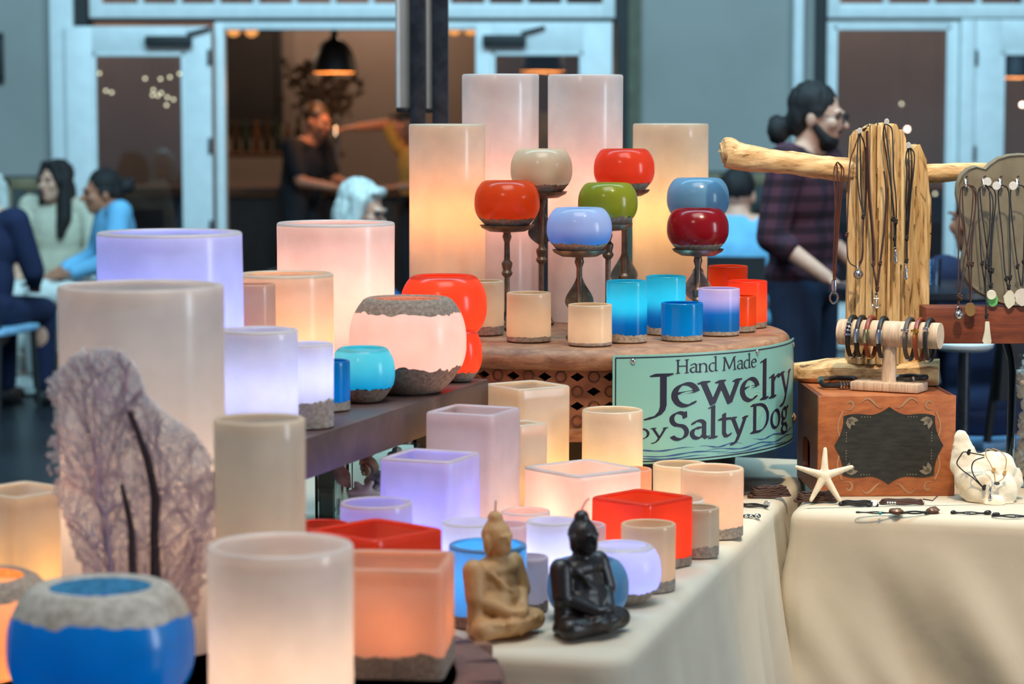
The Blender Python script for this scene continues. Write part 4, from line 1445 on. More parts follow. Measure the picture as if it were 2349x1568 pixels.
# ================================================================== sea fan in front of the tall candle
YF = 3.245
base = P(372, 1440, YF)
fan = thing('sea_fan', 'dried lacy sea fan with dark stems leaning before the tall candle', 'sea fan', (base.x, YF, ZR + .001))
outl = [(150, 1040), (108, 1085), (118, 1010), (133, 960), (112, 905), (126, 850), (165, 812), (225, 792), (285, 800), (322, 838), (345, 905), (392, 950), (445, 985), (482, 1040), (500, 1110), (505, 1180), (488, 1260), (470, 1330), (455, 1400), (432, 1462), (380, 1478), (320, 1460), (268, 1430), (232, 1380), (196, 1320), (172, 1260), (150, 1190), (125, 1130)]


def inside(x, y, poly):
    r = False
    for i in range(len(poly)):
        (x1, y1), (x2, y2) = poly[i - 1], poly[i]
        if (y1 > y) != (y2 > y) and x < (x2 - x1) * (y - y1) / (y2 - y1) + x1: r = not r
    return r


def fp(px, py, dy=0.0):
    q = P(px, py, YF)
    bulge = -.018 * math.cos((px - 310) / 200 * 1.4) + .006 * mnoise.noise(Vector((px * .02, py * .02, 3)))
    z_ = max(q.z, ZR + .003)
    return (q.x - base.x, bulge + dy, z_ - ZR - .001)


cell = 5
gv = {}; vs = []; fs = []
def gidx(i, j):
    if (i, j) not in gv:
        gv[(i, j)] = len(vs); vs.append(fp(90 + i * cell, 780 + j * cell))
    return gv[(i, j)]
for i in range(86):
    for j in range(142):
        x, y = 90 + (i + .5) * cell, 780 + (j + .5) * cell
        wob = 16 * mnoise.noise(Vector((x * .05, y * .05, 0))) + 6 * mnoise.noise(Vector((x * .14, y * .14, 5)))
        if inside(x + wob, y + wob, outl):
            fs.append((gidx(i, j), gidx(i, j + 1), gidx(i + 1, j + 1), gidx(i + 1, j)))
m, nt = newmat('fan_lace')
out = N(nt, 'ShaderNodeOutputMaterial'); b_ = N(nt, 'ShaderNodeBsdfPrincipled'); b_.inputs['Roughness'].default_value = .9
tb = N(nt, 'ShaderNodeBsdfTranslucent'); trn = N(nt, 'ShaderNodeBsdfTransparent')
tc = N(nt, 'ShaderNodeTexCoord'); sx = N(nt, 'ShaderNodeSeparateXYZ'); nt.links.new(tc.outputs['Object'], sx.inputs[0])
n1 = N(nt, 'ShaderNodeTexNoise'); n1.inputs['Scale'].default_value = 9; nt.links.new(tc.outputs['Object'], n1.inputs['Vector'])
ad = N(nt, 'ShaderNodeMath', operation='MULTIPLY_ADD'); ad.inputs[1].default_value = .22; nt.links.new(n1.outputs['Fac'], ad.inputs[0]); nt.links.new(sx.outputs['Z'], ad.inputs[2])
rp = N(nt, 'ShaderNodeValToRGB'); el = rp.color_ramp.elements
el[0].position = .10; el[0].color = S(214, 176, 168); el[1].position = .45; el[1].color = S(242, 242, 244)
x_ = el.new(.26); x_.color = S(220, 194, 196); x_ = el.new(.33); x_.color = S(230, 220, 226)
nt.links.new(ad.outputs[0], rp.inputs[0])
nt.links.new(rp.outputs[0], b_.inputs['Base Color']); nt.links.new(rp.outputs[0], tb.inputs[0])
mp = N(nt, 'ShaderNodeMapping'); mp.inputs['Scale'].default_value = (3.2, 1, 1); nt.links.new(tc.outputs['Object'], mp.inputs[0])
vo = N(nt, 'ShaderNodeTexNoise'); vo.inputs['Scale'].default_value = 150; vo.inputs['Detail'].default_value = 3; nt.links.new(mp.outputs[0], vo.inputs['Vector'])
mr = N(nt, 'ShaderNodeMapRange'); mr.inputs['From Min'].default_value = .40; mr.inputs['From Max'].default_value = .62; mr.inputs['To Min'].default_value = .22; mr.inputs['To Max'].default_value = .9
nt.links.new(vo.outputs['Fac'], mr.inputs['Value'])
m1 = N(nt, 'ShaderNodeMixShader'); m1.inputs[0].default_value = .35; nt.links.new(b_.outputs[0], m1.inputs[1]); nt.links.new(tb.outputs[0], m1.inputs[2])
m2 = N(nt, 'ShaderNodeMixShader'); nt.links.new(mr.outputs[0], m2.inputs[0]); nt.links.new(trn.outputs[0], m2.inputs[1]); nt.links.new(m1.outputs[0], m2.inputs[2])
nt.links.new(m2.outputs[0], out.inputs[0])
lace = MB().add(vs, fs).build('lace', m, fan, angle=None)
so = lace.modifiers.new('thick', 'SOLIDIFY'); so.thickness = .0016
vein = plain('fan_vein', S(184, 156, 172), .7); stem = plain('fan_stem', S(50, 34, 40), .7)
MB().tube([fp(x, y, -.006) for x, y in ((366, 1440), (362, 1310), (360, 1220), (362, 1135), (345, 1050), (322, 985), (303, 938))], [.008, .0075, .006, .006, .0055, .0045, .004], 8).build('stem', stem, fan)
MB().tube([fp(x, y, -.006) for x, y in ((340, 1440), (312, 1305), (308, 1215), (297, 1150), (285, 1104))], [.0065, .006, .005, .004, .0025], 8).build('stem', stem, fan)
MB().tube([fp(x, y, -.005) for x, y in ((330, 1445), (262, 1310), (252, 1200), (247, 1170), (230, 1140), (228, 1060), (222, 985))], [.004, .004, .0035, .003, .003, .002, .0012], 7).build('stem', vein, fan)
MB().tube([fp(x, y, -.005) for x, y in ((247, 1172), (270, 1152), (292, 1150))], [.003, .0025, .002], 7).build('stem', vein, fan)
vb = MB()
rv = random.Random(11)
def branch(x, y, a, n, r, depth):
    pts = [(x, y)]
    for _ in range(n):
        a += rv.uniform(-.22, .22)
        x += 16 * math.sin(a); y -= 16 * math.cos(a)
        if not inside(x, y, outl): break
        pts.append((x, y))
        if depth < 2 and rv.random() < .26: branch(x, y, a + rv.choice((-.5, .5)), int(n * .7), r * .6, depth + 1)
    if len(pts) > 1: vb.tube([fp(p, q, -.0035) for p, q in pts], r, 5)
for (x, y, a) in ((370, 1420, .6), (372, 1400, .25), (360, 1380, 0), (330, 1400, -.35), (300, 1380, -.6), (262, 1300, -.5), (248, 1180, -.6), (230, 1100, -.2), (345, 1060, .5), (360, 1180, .7), (365, 1260, .9), (310, 1000, -.2), (290, 1120, -.3), (250, 1210, .2)):
    branch(x, y, a, 22, .0012, 0)
vb.build('veins', vein, fan)['kind'] = 'stuff'

# ================================================================== jewellery table
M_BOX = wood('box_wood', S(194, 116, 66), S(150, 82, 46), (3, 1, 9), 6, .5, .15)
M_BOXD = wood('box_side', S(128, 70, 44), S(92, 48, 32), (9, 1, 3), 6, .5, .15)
F0 = onz(1875, 1139, ZT); aB = math.radians(2.0)
BW, BD, BH = .29, .285, .212
bx_ = thing('wooden_box', 'small orange brown wooden box with black chalk panel', 'box', (F0.x, F0.y, ZT + .0006), aB)
MB().box((BW / 2, .006, BH / 2), (BW, .012, BH), bevel=.0015).build('front_board', M_BOX, bx_)
MB().box((BW / 2, BD - .006, BH / 2), (BW, .012, BH), bevel=.0015).build('back_board', M_BOX, bx_)
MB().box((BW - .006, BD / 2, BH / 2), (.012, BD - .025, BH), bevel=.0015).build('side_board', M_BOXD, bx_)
MB().box((BW / 2, BD / 2, BH - .006), (BW - .025, BD - .025, .011), bevel=.001).build('lid_board', M_BOX, bx_)
MB().box((BW / 2, BD / 2, .006), (BW - .025, BD - .025, .011), bevel=.001).build('floor_board', M_BOX, bx_)
# left side with a hand hole
hp = []
yc_, zc_, hw, hh = BD * .55, BH * .32, .052, .036
for k in range(32):
    a = 2 * pi * k / 32
    c_, s_ = math.cos(a), math.sin(a)
    g = 1 / (abs(c_) ** 4 + abs(s_) ** 4) ** .25
    hp.append((yc_ + hw * g * c_, zc_ + hh * g * s_))
ob = []
for k in range(32):
    a = 2 * pi * k / 32; c_, s_ = math.cos(a), math.sin(a)
    tx = ((BD - .0125 - yc_) / c_ if c_ > 1e-6 else (.0125 - yc_) / c_ if c_ < -1e-6 else 1e9); tz = ((BH - zc_) / s_ if s_ > 1e-6 else (0 - zc_) / s_ if s_ < -1e-6 else 1e9)
    f = min(tx, tz); ob.append((yc_ + f * c_, zc_ + f * s_))
for (qy, qz) in ((.0125, 0), (BD - .0125, 0), (BD - .0125, BH), (.0125, BH)):
    k = min(range(32), key=lambda i: (ob[i][0] - qy) ** 2 + (ob[i][1] - qz) ** 2); ob[k] = (qy, qz)
vs = []
for xx in (0, .012):
    vs += [(xx, y, z) for y, z in ob] + [(xx, y, z) for y, z in hp]
fs = []
for k in range(32):
    j = (k + 1) % 32
    fs += [(k, 32 + k, 32 + j, j), (64 + j, 96 + j, 96 + k, 64 + k), (32 + k, 96 + k, 96 + j, 32 + j), (k, j, 64 + j, 64 + k)]
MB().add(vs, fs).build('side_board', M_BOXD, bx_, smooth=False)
# chalk panel with bracket outline
M_CHALK = plain('chalk_panel', S(46, 46, 42), .85, var=.25, scale=30, stretch=(1, 1, 4))
M_ORN = plain('pale_ornament', S(176, 132, 98), .7, var=.1)
M_ORN2 = plain('grey_ornament', S(132, 122, 104), .7, var=.1)
q = []
def curve(pts, n=8):
    out = []
    (x0, y0), (x1, y1), (x2, y2) = pts
    for i in range(n): 
        t = i / n; out.append((x0 * (1 - t) ** 2 + 2 * x1 * t * (1 - t) + x2 * t * t, y0 * (1 - t) ** 2 + 2 * y1 * t * (1 - t) + y2 * t * t))
    return out
qd = curve([(0, 1), (.22, .76), (.40, .80)]) + curve([(.40, .80), (.68, .86), (.84, .76)]) + curve([(.84, .76), (.82, .40), (1, 0)])
half = qd
full = half + [(x, -y) for x, y in reversed(half[1:])] if False else None
quad = qd
o1 = quad                                   # top -> right
o2 = [(x, -y) for x, y in reversed(quad)]   # right -> bottom
o3 = [(-x, -y) for x, y in quad]
o4 = [(-x, y) for x, y in reversed(quad)]
outl2 = o1 + [(1, 0)] + o2[:-1] + [(0, -1)] + o3[1:] + [(-1, 0)] + o4[:-1]
pw, ph_, pcx, pcz = .115, .082, BW * .515, BH * .505
def face(b, name, mat, par):  # xy drawing -> front face
    b.v = [(pcx + x, -.0 - z, pcz + y) for x, y, z in b.v]
    b.f = [tuple(reversed(f)) for f in b.f]
    return b.build(name, mat, par, smooth=False)
face(MB().prism([(x * pw, y * ph_) for x, y in outl2], .0, .0012), 'chalk_panel', M_CHALK, bx_)
def sw(pts, w, z=.0009, wa=None):
    b = MB()
    for i, (p, r) in enumerate(zip(pts[:-1], pts[1:])):
        d = Vector((r[0] - p[0], r[1] - p[1]))
        if d.length < 1e-9: continue
        d.normalize(); nx, ny = -d.y, d.x
        w0 = w * (wa[i] if wa else 1); w1 = w * (wa[i + 1] if wa else 1)
        b.prism([(p[0] - nx * w0, p[1] - ny * w0), (r[0] - nx * w1, r[1] - ny * w1), (r[0] + nx * w1, r[1] + ny * w1), (p[0] + nx * w0, p[1] + ny * w0)], 0, z)
    return b
for (sx_, sz_) in ((1, 1), (-1, 1), (1, -1), (-1, -1)):
    pts = [(sx_ * .098 + sx_ * .010 * math.sin(t * 3), sz_ * (.072 - .062 * t)) for t in [i / 10 for i in range(11)]]
    face(sw(pts, .0016), 'side_line', M_ORN, bx_)
    sp_ = [(sx_ * (.085 + r * math.cos(a)), sz_ * (.088 + r * math.sin(a))) for a, r in [(i * .35, .002 + .00075 * i) for i in range(16)]]
    face(sw(sp_, .0026, wa=[max(.3, math.sin(pi * i / 15)) for i in range(16)]), 'scroll_ornament', M_ORN, bx_)
    sp_ = [(sx_ * (.060 - .045 * t), sz_ * (.090 + .010 * math.sin(t * 5))) for t in [i / 12 for i in range(13)]]
    face(sw(sp_, .0026, wa=[max(.2, math.sin(pi * i / 12)) for i in range(13)]), 'wave_ornament', M_ORN, bx_)
dots = MB()
for (sx_, sz_) in ((1, 1), (-1, 1), (1, -1), (-1, -1)):
    ox, oz = sx_ * .088, sz_ * .058
    for a0, l in ((.2, .024), (.75, .022), (1.35, .024)):
        dx, dz = -sx_ * math.cos(a0), -sz_ * math.sin(a0)
        nx, nz = -dz, dx
        face(MB().prism([(ox + dx * l * f + nx * w, oz + dz * l * f + nz * w) for f, w in ((0, 0), (.35, .0055), (.7, .004), (1, 0), (.7, -.004), (.35, -.0055))], .0012, .0019), 'painted_leaf', M_ORN2, bx_)
    for k in range(4):
        dots.prism([(ox - sx_ * (.030 + .006 * k) + .0013 * math.cos(a), oz + sz_ * .003 + .0013 * math.sin(a)) for a in [2 * pi * i / 8 for i in range(8)]], .0012, .0018)
        dots.prism([(ox + sx_ * .002 + .0013 * math.cos(a), oz - sz_ * (.030 + .006 * k) + .0013 * math.sin(a)) for a in [2 * pi * i / 8 for i in range(8)]], .0012, .0018)
face(dots, 'painted_dots', M_ORN2, bx_)['kind'] = 'stuff'
ZBX = ZT + BH + .0012

# driftwood stand: base slab, trunk, branch, nails
M_DRIFT = wood('driftwood', S(238, 210, 158), S(192, 154, 100), (16, 16, 1.6), 5, .8, .6, cracks=1)
M_DRIFTX = wood('driftwood_branch', S(236, 204, 152), S(190, 148, 98), (3, 16, 16), 5, .8, .5, cracks=1)
YT = 5.26
tb_ = P(2030, 850, YT)
ds = thing('driftwood_stand', 'driftwood necklace stand with upright trunk and cross branch', 'stand', (tb_.x, YT, ZBX), 0)
def px2(px, py, Y=YT):
    q_ = P(px, py, Y); return (q_.x - tb_.x, Y - YT, q_.z - ZBX)
# base slab
vs = []; fs = []; nx_, ny_ = 40, 14
xl, xr = px2(1812, 850)[0], px2(2152, 850)[0]
def slabz(u, v):
    n_ = mnoise.noise(Vector((u * 3, v * 2, 1)))
    return .050 + .008 * n_ - .012 * max(0, .25 - u) / .25 - .004 * math.sin(v * 14)
ring = []
for i in range(nx_ + 1):
    u = i / nx_
    x = xl + (xr - xl) * u
    wy = .050 * (.55 + .45 * min(1, u * 3.2)) + .006 * mnoise.noise(Vector((u * 6, 4, 0)))
    row_ = []
    for k in range(ny_):
        a = 2 * pi * k / ny_
        g = 1 / (abs(math.cos(a)) ** 5 + abs(math.sin(a)) ** 5) ** .2
        y = .0 + wy * g * math.cos(a) - (.3 - u) * .0
        zz_ = slabz(u, y * 9) * (.5 + .5 * g * math.sin(a)) + .0
        row_.append((x, y, max(.0005, zz_)))
    vs += row_
for i in range(nx_):
    for k in range(ny_):
        k2 = (k + 1) % ny_
        fs.append((i * ny_ + k, (i + 1) * ny_ + k, (i + 1) * ny_ + k2, i * ny_ + k2))
fs += [tuple(range(ny_)), tuple(reversed(range(nx_ * ny_, (nx_ + 1) * ny_)))]
sl = MB().add(vs, fs); 
sl.v = [tuple(Matrix.Rotation(math.radians(-12), 3, 'Z') @ Vector(x)) for x in sl.v]
sl.build('base_slab', M_DRIFTX, ds)
# trunk
prof_t = [(1950, 312), (1956, 300), (1968, 296), (1976, 304), (1984, 288), (1996, 284), (2004, 292), (2010, 283), (2024, 281), (2032, 290), (2038, 283), (2046, 284), (2052, 300), (2060, 296), (2068, 318), (2071, 352), (2076, 368), (2084, 350), (2092, 332), (2104, 330), (2112, 352), (2118, 372), (2124, 400), (2128, 470)]
def topz(x):
    px = x / k_t + 2038
    for (a, b) in zip(prof_t[:-1], prof_t[1:]):
        if a[0] <= px <= b[0]:
            y = a[1] + (b[1] - a[1]) * (px - a[0]) / (b[0] - a[0]); return px2(2038, y)[2]
    return px2(2038, 420)[2]
k_t = 1 / ppm(P(2038, 560, YT))
xc_t = px2(2038, 560)[0]
seg, nr_ = 220, 70
vs = []; fs = []
z0_ = .046
for r_ in range(nr_ + 1):
    f = r_ / nr_
    for k in range(seg):
        a = 2 * pi * k / seg
        hwid = 89 * k_t * (1.0 - .03 * f + .04 * (1 - f))
        g = 1 / (abs(math.cos(a)) ** 3 + abs(math.sin(a)) ** 3) ** (1 / 3.)
        groove = mnoise.noise(Vector((math.cos(a) * 7, math.sin(a) * 7, f * 1.2))) * .011 + mnoise.noise(Vector((math.cos(a) * 19, math.sin(a) * 19, f * 2.0))) * .006
        if mnoise.noise(Vector((math.cos(a) * 11 + 5, math.sin(a) * 11, f * .9))) > .28: groove -= .014
        x = (hwid * g + groove) * math.cos(a); y = (.042 * g + groove) * math.sin(a)
        tz = topz(max(-88 * k_t, min(89 * k_t, x)))
        vs.append((xc_t + x, y, z0_ + (tz - z0_) * f))
for r_ in range(nr_):
    for k in range(seg):
        k2 = (k + 1) % seg
        fs.append((r_ * seg + k, r_ * seg + k2, (r_ + 1) * seg + k2, (r_ + 1) * seg + k))
# top closed by strips joining the front edge to the back edge
o_ = nr_ * seg
for k in range(seg // 2):
    a, b = k, k + 1
    c2, d2 = (seg - k - 1) % seg, (seg - k) % seg
    if len({a, b, c2, d2}) == 4: fs.append((o_ + a, o_ + b, o_ + c2, o_ + d2))
    elif len({a, b, c2, d2}) == 3:
        l_ = []
        for v_ in (a, b, c2, d2):
            if v_ not in l_: l_.append(v_)
        fs.append(tuple(o_ + v_ for v_ in l_))
fs.append(tuple(reversed(range(seg))))
MB().add(vs, fs).build('trunk', M_DRIFT, ds, angle=60)
# cross branch (runs behind the trunk front)
def rough_tube(pts, rad, seg=28, n=60, seed=0):
    P_ = [Vector(p) for p in pts]
    cu = []; rr = []
    m_ = len(P_) - 1
    for i in range(n + 1):
        f = i / n * m_; j = min(m_ - 1, int(f)); t = f - j; t2 = t * t * (3 - 2 * t)
        cu.append(P_[j].lerp(P_[j + 1], t)); rr.append(rad[j] * (1 - t2) + rad[j + 1] * t2)
    b = MB().tube(cu, rr, seg)
    out = []
    for i, x in enumerate(b.v):
        q_ = Vector(x); ax = cu[min(n, i // seg)]
        d = q_ - ax
        s_ = 1 + .14 * mnoise.noise(Vector((q_.x * 22, d.y * 60, d.z * 60 + seed))) + .07 * mnoise.noise(Vector((q_.x * 60, d.y * 160, d.z * 160)))
        out.append(tuple(ax + d * s_))
    b.v = out
    return b
rough_tube([px2(1654, 352), px2(1668, 350), px2(1690, 358), px2(1760, 368), px2(1850, 378), px2(1945, 390), px2(2040, 398), px2(2130, 397), px2(2215, 394), px2(2275, 394)],
           [.022, .033, .031, .026, .0255, .026, .025, .021, .0195, .019]).build('branch', M_DRIFTX, ds)
rough_tube([px2(1672, 352), px2(1674, 338), px2(1678, 322)], [.024, .017, .006], seed=4, n=14).build('branch_knob', M_DRIFTX, ds)
nail = MB().lathe([(.0013, 0), (.0013, .020), (.0009, .021)], 8).mesh('nail')
for (px, py) in ((1971, 302), (1990, 288), (2011, 283), (2028, 287), (2048, 289), (2083, 338)):
    link('nail', nail, M_STEEL, ds, Vector(px2(px, py)) + Vector((0, -.012, -.008)))
link('nail', nail, M_STEEL, ds, Vector(px2(1917, 378)))
PXC = {}


# --- necklaces: cords drawn as real loops of leather in front of what carries them
def cordpath(pts, Y, r, b, seg=6, dy=0.0):
    P_ = [P(x, y, Y + dy) for x, y in pts]
    # Catmull-Rom smoothing
    out = []
    for i in range(len(P_) - 1):
        p0 = P_[max(i - 1, 0)]; p1 = P_[i]; p2 = P_[i + 1]; p3 = P_[min(i + 2, len(P_) - 1)]
        for k in range(5):
            t = k / 5
            out.append(.5 * ((2 * p1) + (p2 - p0) * t + (2 * p0 - 5 * p1 + 4 * p2 - p3) * t * t + (-p0 + 3 * p1 - 3 * p2 + p3) * t ** 3))
    out.append(P_[-1])
    b.tube(out, r, seg)


def necklace(label, Y, strands, knots, pendant, mat, cat='necklace', group=None, r=.0016):
    """strands/knots in picture pixels at distance Y, pendant = (kind, px, py)"""
    o0 = P(strands[0][0][0], strands[0][0][1], Y)
    t = thing('necklace', label, cat, o0, 0, group)
    def loc(b): b.v = [tuple(Vector(v) - o0) for v in b.v]; return b
    for i, s_ in enumerate(strands):
        b = MB(); cordpath(s_, Y, r, b, dy=-.0022 * (i % 3)); loc(b).build('cord', mat, t)
    for (x, y) in knots:
        b = MB(); c_ = P(x, y, Y - .003)
        b.ell(c_, (.0042, .0035, .0055), u=10, v=8); b.ell(c_ + Vector((.0012, -.001, .005)), (.0036, .003, .003), u=8, v=6); loc(b).build('knot', mat, t)
    if pendant:
        kind, x, y = pendant[:3]
        c_ = P(x, y, Y - .006)
        b = MB(); mt = M_SILVER
        if kind == 'ball':
            b.ell(c_, .0095); b.ring([c_ + Vector((.004 * math.cos(a), 0, .013 + .004 * math.sin(a))) for a in [i * pi / 5 for i in range(10)]], .001, 5)
            for k in range(6):
                a = k * pi / 3; b.ring([c_ + Matrix.Rotation(a, 3, 'Z') @ Vector((.0098 * math.cos(q_), 0, .0098 * math.sin(q_))) for q_ in [i * pi / 9 for i in range(18)]], .0007, 4)
        elif kind == 'disc':
            b.lathe([(.0115, -.0012), (.0125, 0), (.0115, .0012)], 28); b.xf(Matrix.Translation(c_) @ Matrix.Rotation(pi / 2, 4, 'X')); mt = pendant[3]
            b.ell(c_ + Vector((0, -.001, .001)), (.004, .0015, .004), u=8, v=6)
        elif kind == 'stone':
            w_, h_ = pendant[4]
            rr = random.Random(int(x))
            pl_ = [(w_ * math.cos(a) * rr.uniform(.82, 1.08), h_ * math.sin(a) * rr.uniform(.85, 1.05)) for a in [2 * pi * i / 11 for i in range(11)]]
            b.prism(pl_, -.0025, .0025); b.xf(Matrix.Translation(c_) @ Matrix.Rotation(pi / 2, 4, 'X')); mt = pendant[3]
        elif kind == 'shard':
            pl_ = [(-.004, .024), (.004, .024), (.006, .005), (.0095, -.018), (.008, -.024), (-.006, -.023), (-.0095, -.018), (-.005, .004)]
            b.prism(pl_, -.0025, .0025); b.xf(Matrix.Translation(c_) @ Matrix.Rotation(pi / 2, 4, 'X')); mt = pendant[3]
        elif kind == 'drop':
            b.lathe([(.0012, .014), (.0035, .010), (.004, .004), (.0028, -.002), (.005, -.008), (.0045, -.013), (.001, -.016)], 14, c=c_)
            b.ring([c_ + Vector((.003 * math.cos(a), 0, .0165 + .003 * math.sin(a))) for a in [i * pi / 5 for i in range(10)]], .0008, 5)
        elif kind == 'anchor':
            b.tube([c_ + Vector((0, 0, .016)), c_ + Vector((0, 0, -.010))], .0016, 6); b.tube([c_ + Vector((-.005, 0, .009)), c_ + Vector((.005, 0, .009))], .0013, 6)
            b.tube([c_ + Vector((.009 * math.cos(a), 0, -.002 + .009 * math.sin(a))) for a in [pi + .2 + i * (pi - .4) / 8 for i in range(9)]], .0015, 6)
            b.ring([c_ + Vector((.003 * math.cos(a), 0, .019 + .003 * math.sin(a))) for a in [i * pi / 5 for i in range(10)]], .0009, 5)
        elif kind == 'ringlets':
            b.lathe([(.0055, .028), (.006, .016), (.005, .004)], 14, c=c_)
            for k in range(3):
                b.ring([c_ + Vector((.0085 * math.cos(a), .002 * k - .002, -.010 + .012 * math.sin(a))) for a in [i * pi / 8 for i in range(16)]], .0017, 6)
        loc(b).build('pendant', mt, t)
    return t


YN = YT - .062
gN = 'cord necklaces on the driftwood stand'
necklace('brown leather cord necklace hanging from the left part of the driftwood branch', YT - .034, [[(1920, 372), (1914, 386), (1913, 410), (1916, 470), (1912, 600), (1912, 640)], [(1922, 372), (1930, 386), (1929, 412), (1924, 480), (1917, 600), (1914, 640)], [(1921, 371), (1935, 388), (1933, 420), (1926, 500), (1915, 640)], [(1919, 374), (1921, 410), (1918, 560), (1913, 645)]], [(1913, 645)], ('ringlets', 1913, 672), plain('brown_cord', S(96, 52, 34), .5), group=gN)
necklace('black cord necklace at the left edge of the driftwood trunk', YN, [[(1972, 306), (1960, 340), (1949, 380), (1945, 480), (1943, 560), (1948, 600), (1966, 612)], [(1974, 308), (1984, 340), (1985, 440), (1980, 520), (1979, 590), (1968, 612)]], [(1942, 540)], ('ball', 1969, 629), M_BROWNL, group=gN)
necklace('dark cord necklace with knotted cords on the left half of the trunk', YN, [[(1972, 304), (1974, 360), (1975, 430), (1980, 495)], [(1973, 304), (1987, 350), (1988, 420), (1984, 495)], [(1970, 306), (1966, 370), (1970, 440), (1982, 500)], [(1982, 498), (1980, 540), (1977, 590), (1970, 604)]], [(1980, 498)], None, M_BLACK, group=gN)
necklace('brown leather necklace with silver anchor pendant in the middle of the trunk', YN - .003, [[(1988, 300), (1990, 380), (1992, 440), (2000, 530), (2003, 606), (2010, 650), (2012, 664)], [(2028, 392), (2033, 440), (2029, 520), (2019, 606), (2014, 650), (2012, 664)], [(1990, 300), (1993, 380), (1996, 450), (2005, 560), (2006, 606)]], [(2003, 607), (2019, 605), (2012, 664)], ('anchor', 2010, 694), M_BROWNL, group=gN, r=.0024)
necklace('black cord necklace with silver drop right of the trunk middle', YN, [[(2030, 284), (2026, 310), (2034, 360), (2044, 430), (2052, 500), (2052, 560), (2054, 572)], [(2030, 284), (2044, 292), (2048, 320), (2050, 400), (2056, 470), (2054, 572)], [(2029, 286), (2036, 330), (2043, 400), (2050, 500), (2053, 560)]], [(2048, 503), (2055, 510), (2052, 548)], ('drop', 2054, 588), M_BLACK, group=gN)
necklace('black cord necklace with slim silver drop on the short right spur of the trunk', YN + .004, [[(2084, 338), (2078, 360), (2080, 400), (2078, 460), (2080, 545), (2080, 600)], [(2086, 338), (2090, 350), (2091, 400), (2084, 480), (2081, 545), (2081, 600)], [(2085, 337), (2097, 352), (2096, 390), (2090, 440), (2083, 540)], [(2084, 338), (2085, 420), (2079, 500), (2078, 545)]], [(2080, 548), (2079, 600)], ('drop', 2078, 625), M_BLACK, group=gN)
for (px, py, lb) in ((1972, 300, 'small white paper tag on the left nail of the driftwood trunk'), (2034, 279, 'small white paper tag on the top of the driftwood trunk'), (2084, 333, 'small white paper tag on the right spur of the driftwood trunk')):
    c_ = P(px, py, YN - .004)
    o = MB().lathe([(.0065, -.0006), (.007, 0), (.0065, .0006)], 20).xf(Matrix.Rotation(pi / 2 + .3, 4, 'X') @ Matrix.Scale(.8, 4, (1, 0, 0))).build('price_tag', M_WHITE, None, loc=c_)
    tag(o, lb, 'tag', 'paper price tags')

# --- bracelet T-bar
YTB = 5.0
M_LINEN = plain('linen', S(214, 190, 164), .85, var=.16, scale=26, stretch=(14, 1, 1), bump=.3, bscale=60)
tbb = onz(2033, 897, ZBX)
tr_ = math.radians(-27)
tb2 = thing('bracelet_stand', 'linen covered T-bar bracelet stand on the wooden box', 'stand', (tbb.x, tbb.y, ZBX), tr_)
zbar = P(2032, 767, tbb.y).z - ZBX
MB().box((0, .018, .010), (.150, .072, .019), bevel=.003).build('base', M_LINEN, tb2)
MB().lathe([(.0165, .019), (.0155, .05), (.015, zbar - .02)], 28, c=(0, .018, 0)).build('post', M_LINEN, tb2)
Lb = .222
bar = MB().lathe([(.020, -Lb / 2 - .0005), (.0275, -Lb / 2), (.0278, -Lb / 2 + .004), (.0278, Lb / 2 - .004), (.0275, Lb / 2), (.020, Lb / 2 + .0005)], 40)
bar.xf(Matrix.Translation((0, .018, zbar)) @ Matrix.Rotation(pi / 2, 4, 'Y')); bar.build('crossbar', M_LINEN, tb2)
Rz = Matrix.Rotation(tr_, 4, 'Z')
gB = 'bracelets on the T-bar'


def hung_bracelet(label, fx, mat, metal, kind, w=.0042, lean=0.0, drop=0.0):
    pos = Vector((tbb.x, tbb.y, ZBX)) + (Rz @ Vector((fx * Lb / 2, .018, zbar)))
    t = thing('bracelet', label, 'bracelet', pos, tr_ + lean, gB)
    ry, rz_ = .0355, .0435
    cz = .0278 + w - rz_ + .0025
    pts = [(0, ry * math.cos(a), cz + rz_ * math.sin(a)) for a in [2 * pi * i / 40 for i in range(40)]]
    MB().ring(pts, w, 8, flat=1.25).build('band', mat, t)
    def at(a): return Vector((0, ry * math.cos(a), cz + rz_ * math.sin(a)))
    if kind == 'tube':
        b = MB().tube([at(a) for a in [2.70 + .08 * i for i in range(9)]], w * 1.35, 10, flat=1.2); b.build('metal_tube', metal, t)
    elif kind == 'rings':
        for k in range(4):
            b = MB().tube([at(2.35 + .19 * k + d) for d in (0, .06, .11)], w * 1.4, 10, flat=1.25); b.build('metal_ring', metal, t)
    elif kind == 'cross':
        q_ = at(2.75); b = MB().box(q_ + Vector((0, -.004, -.002)), (.006, .004, .024), bevel=.001); b.box(q_ + Vector((0, -.004, .004)), (.017, .004, .006), bevel=.001); b.build('cross', metal, t)
    elif kind == 'clasp':
        b = MB().box(at(2.55) + Vector((0, -.002, 0)), (.012, .008, .010), bevel=.002); b.build('clasp', metal, t)
    b = MB().box(at(4.4) + Vector((0, 0, .0)), (.009, .014, .007), bevel=.001); b.build('magnet_clasp', metal, t)


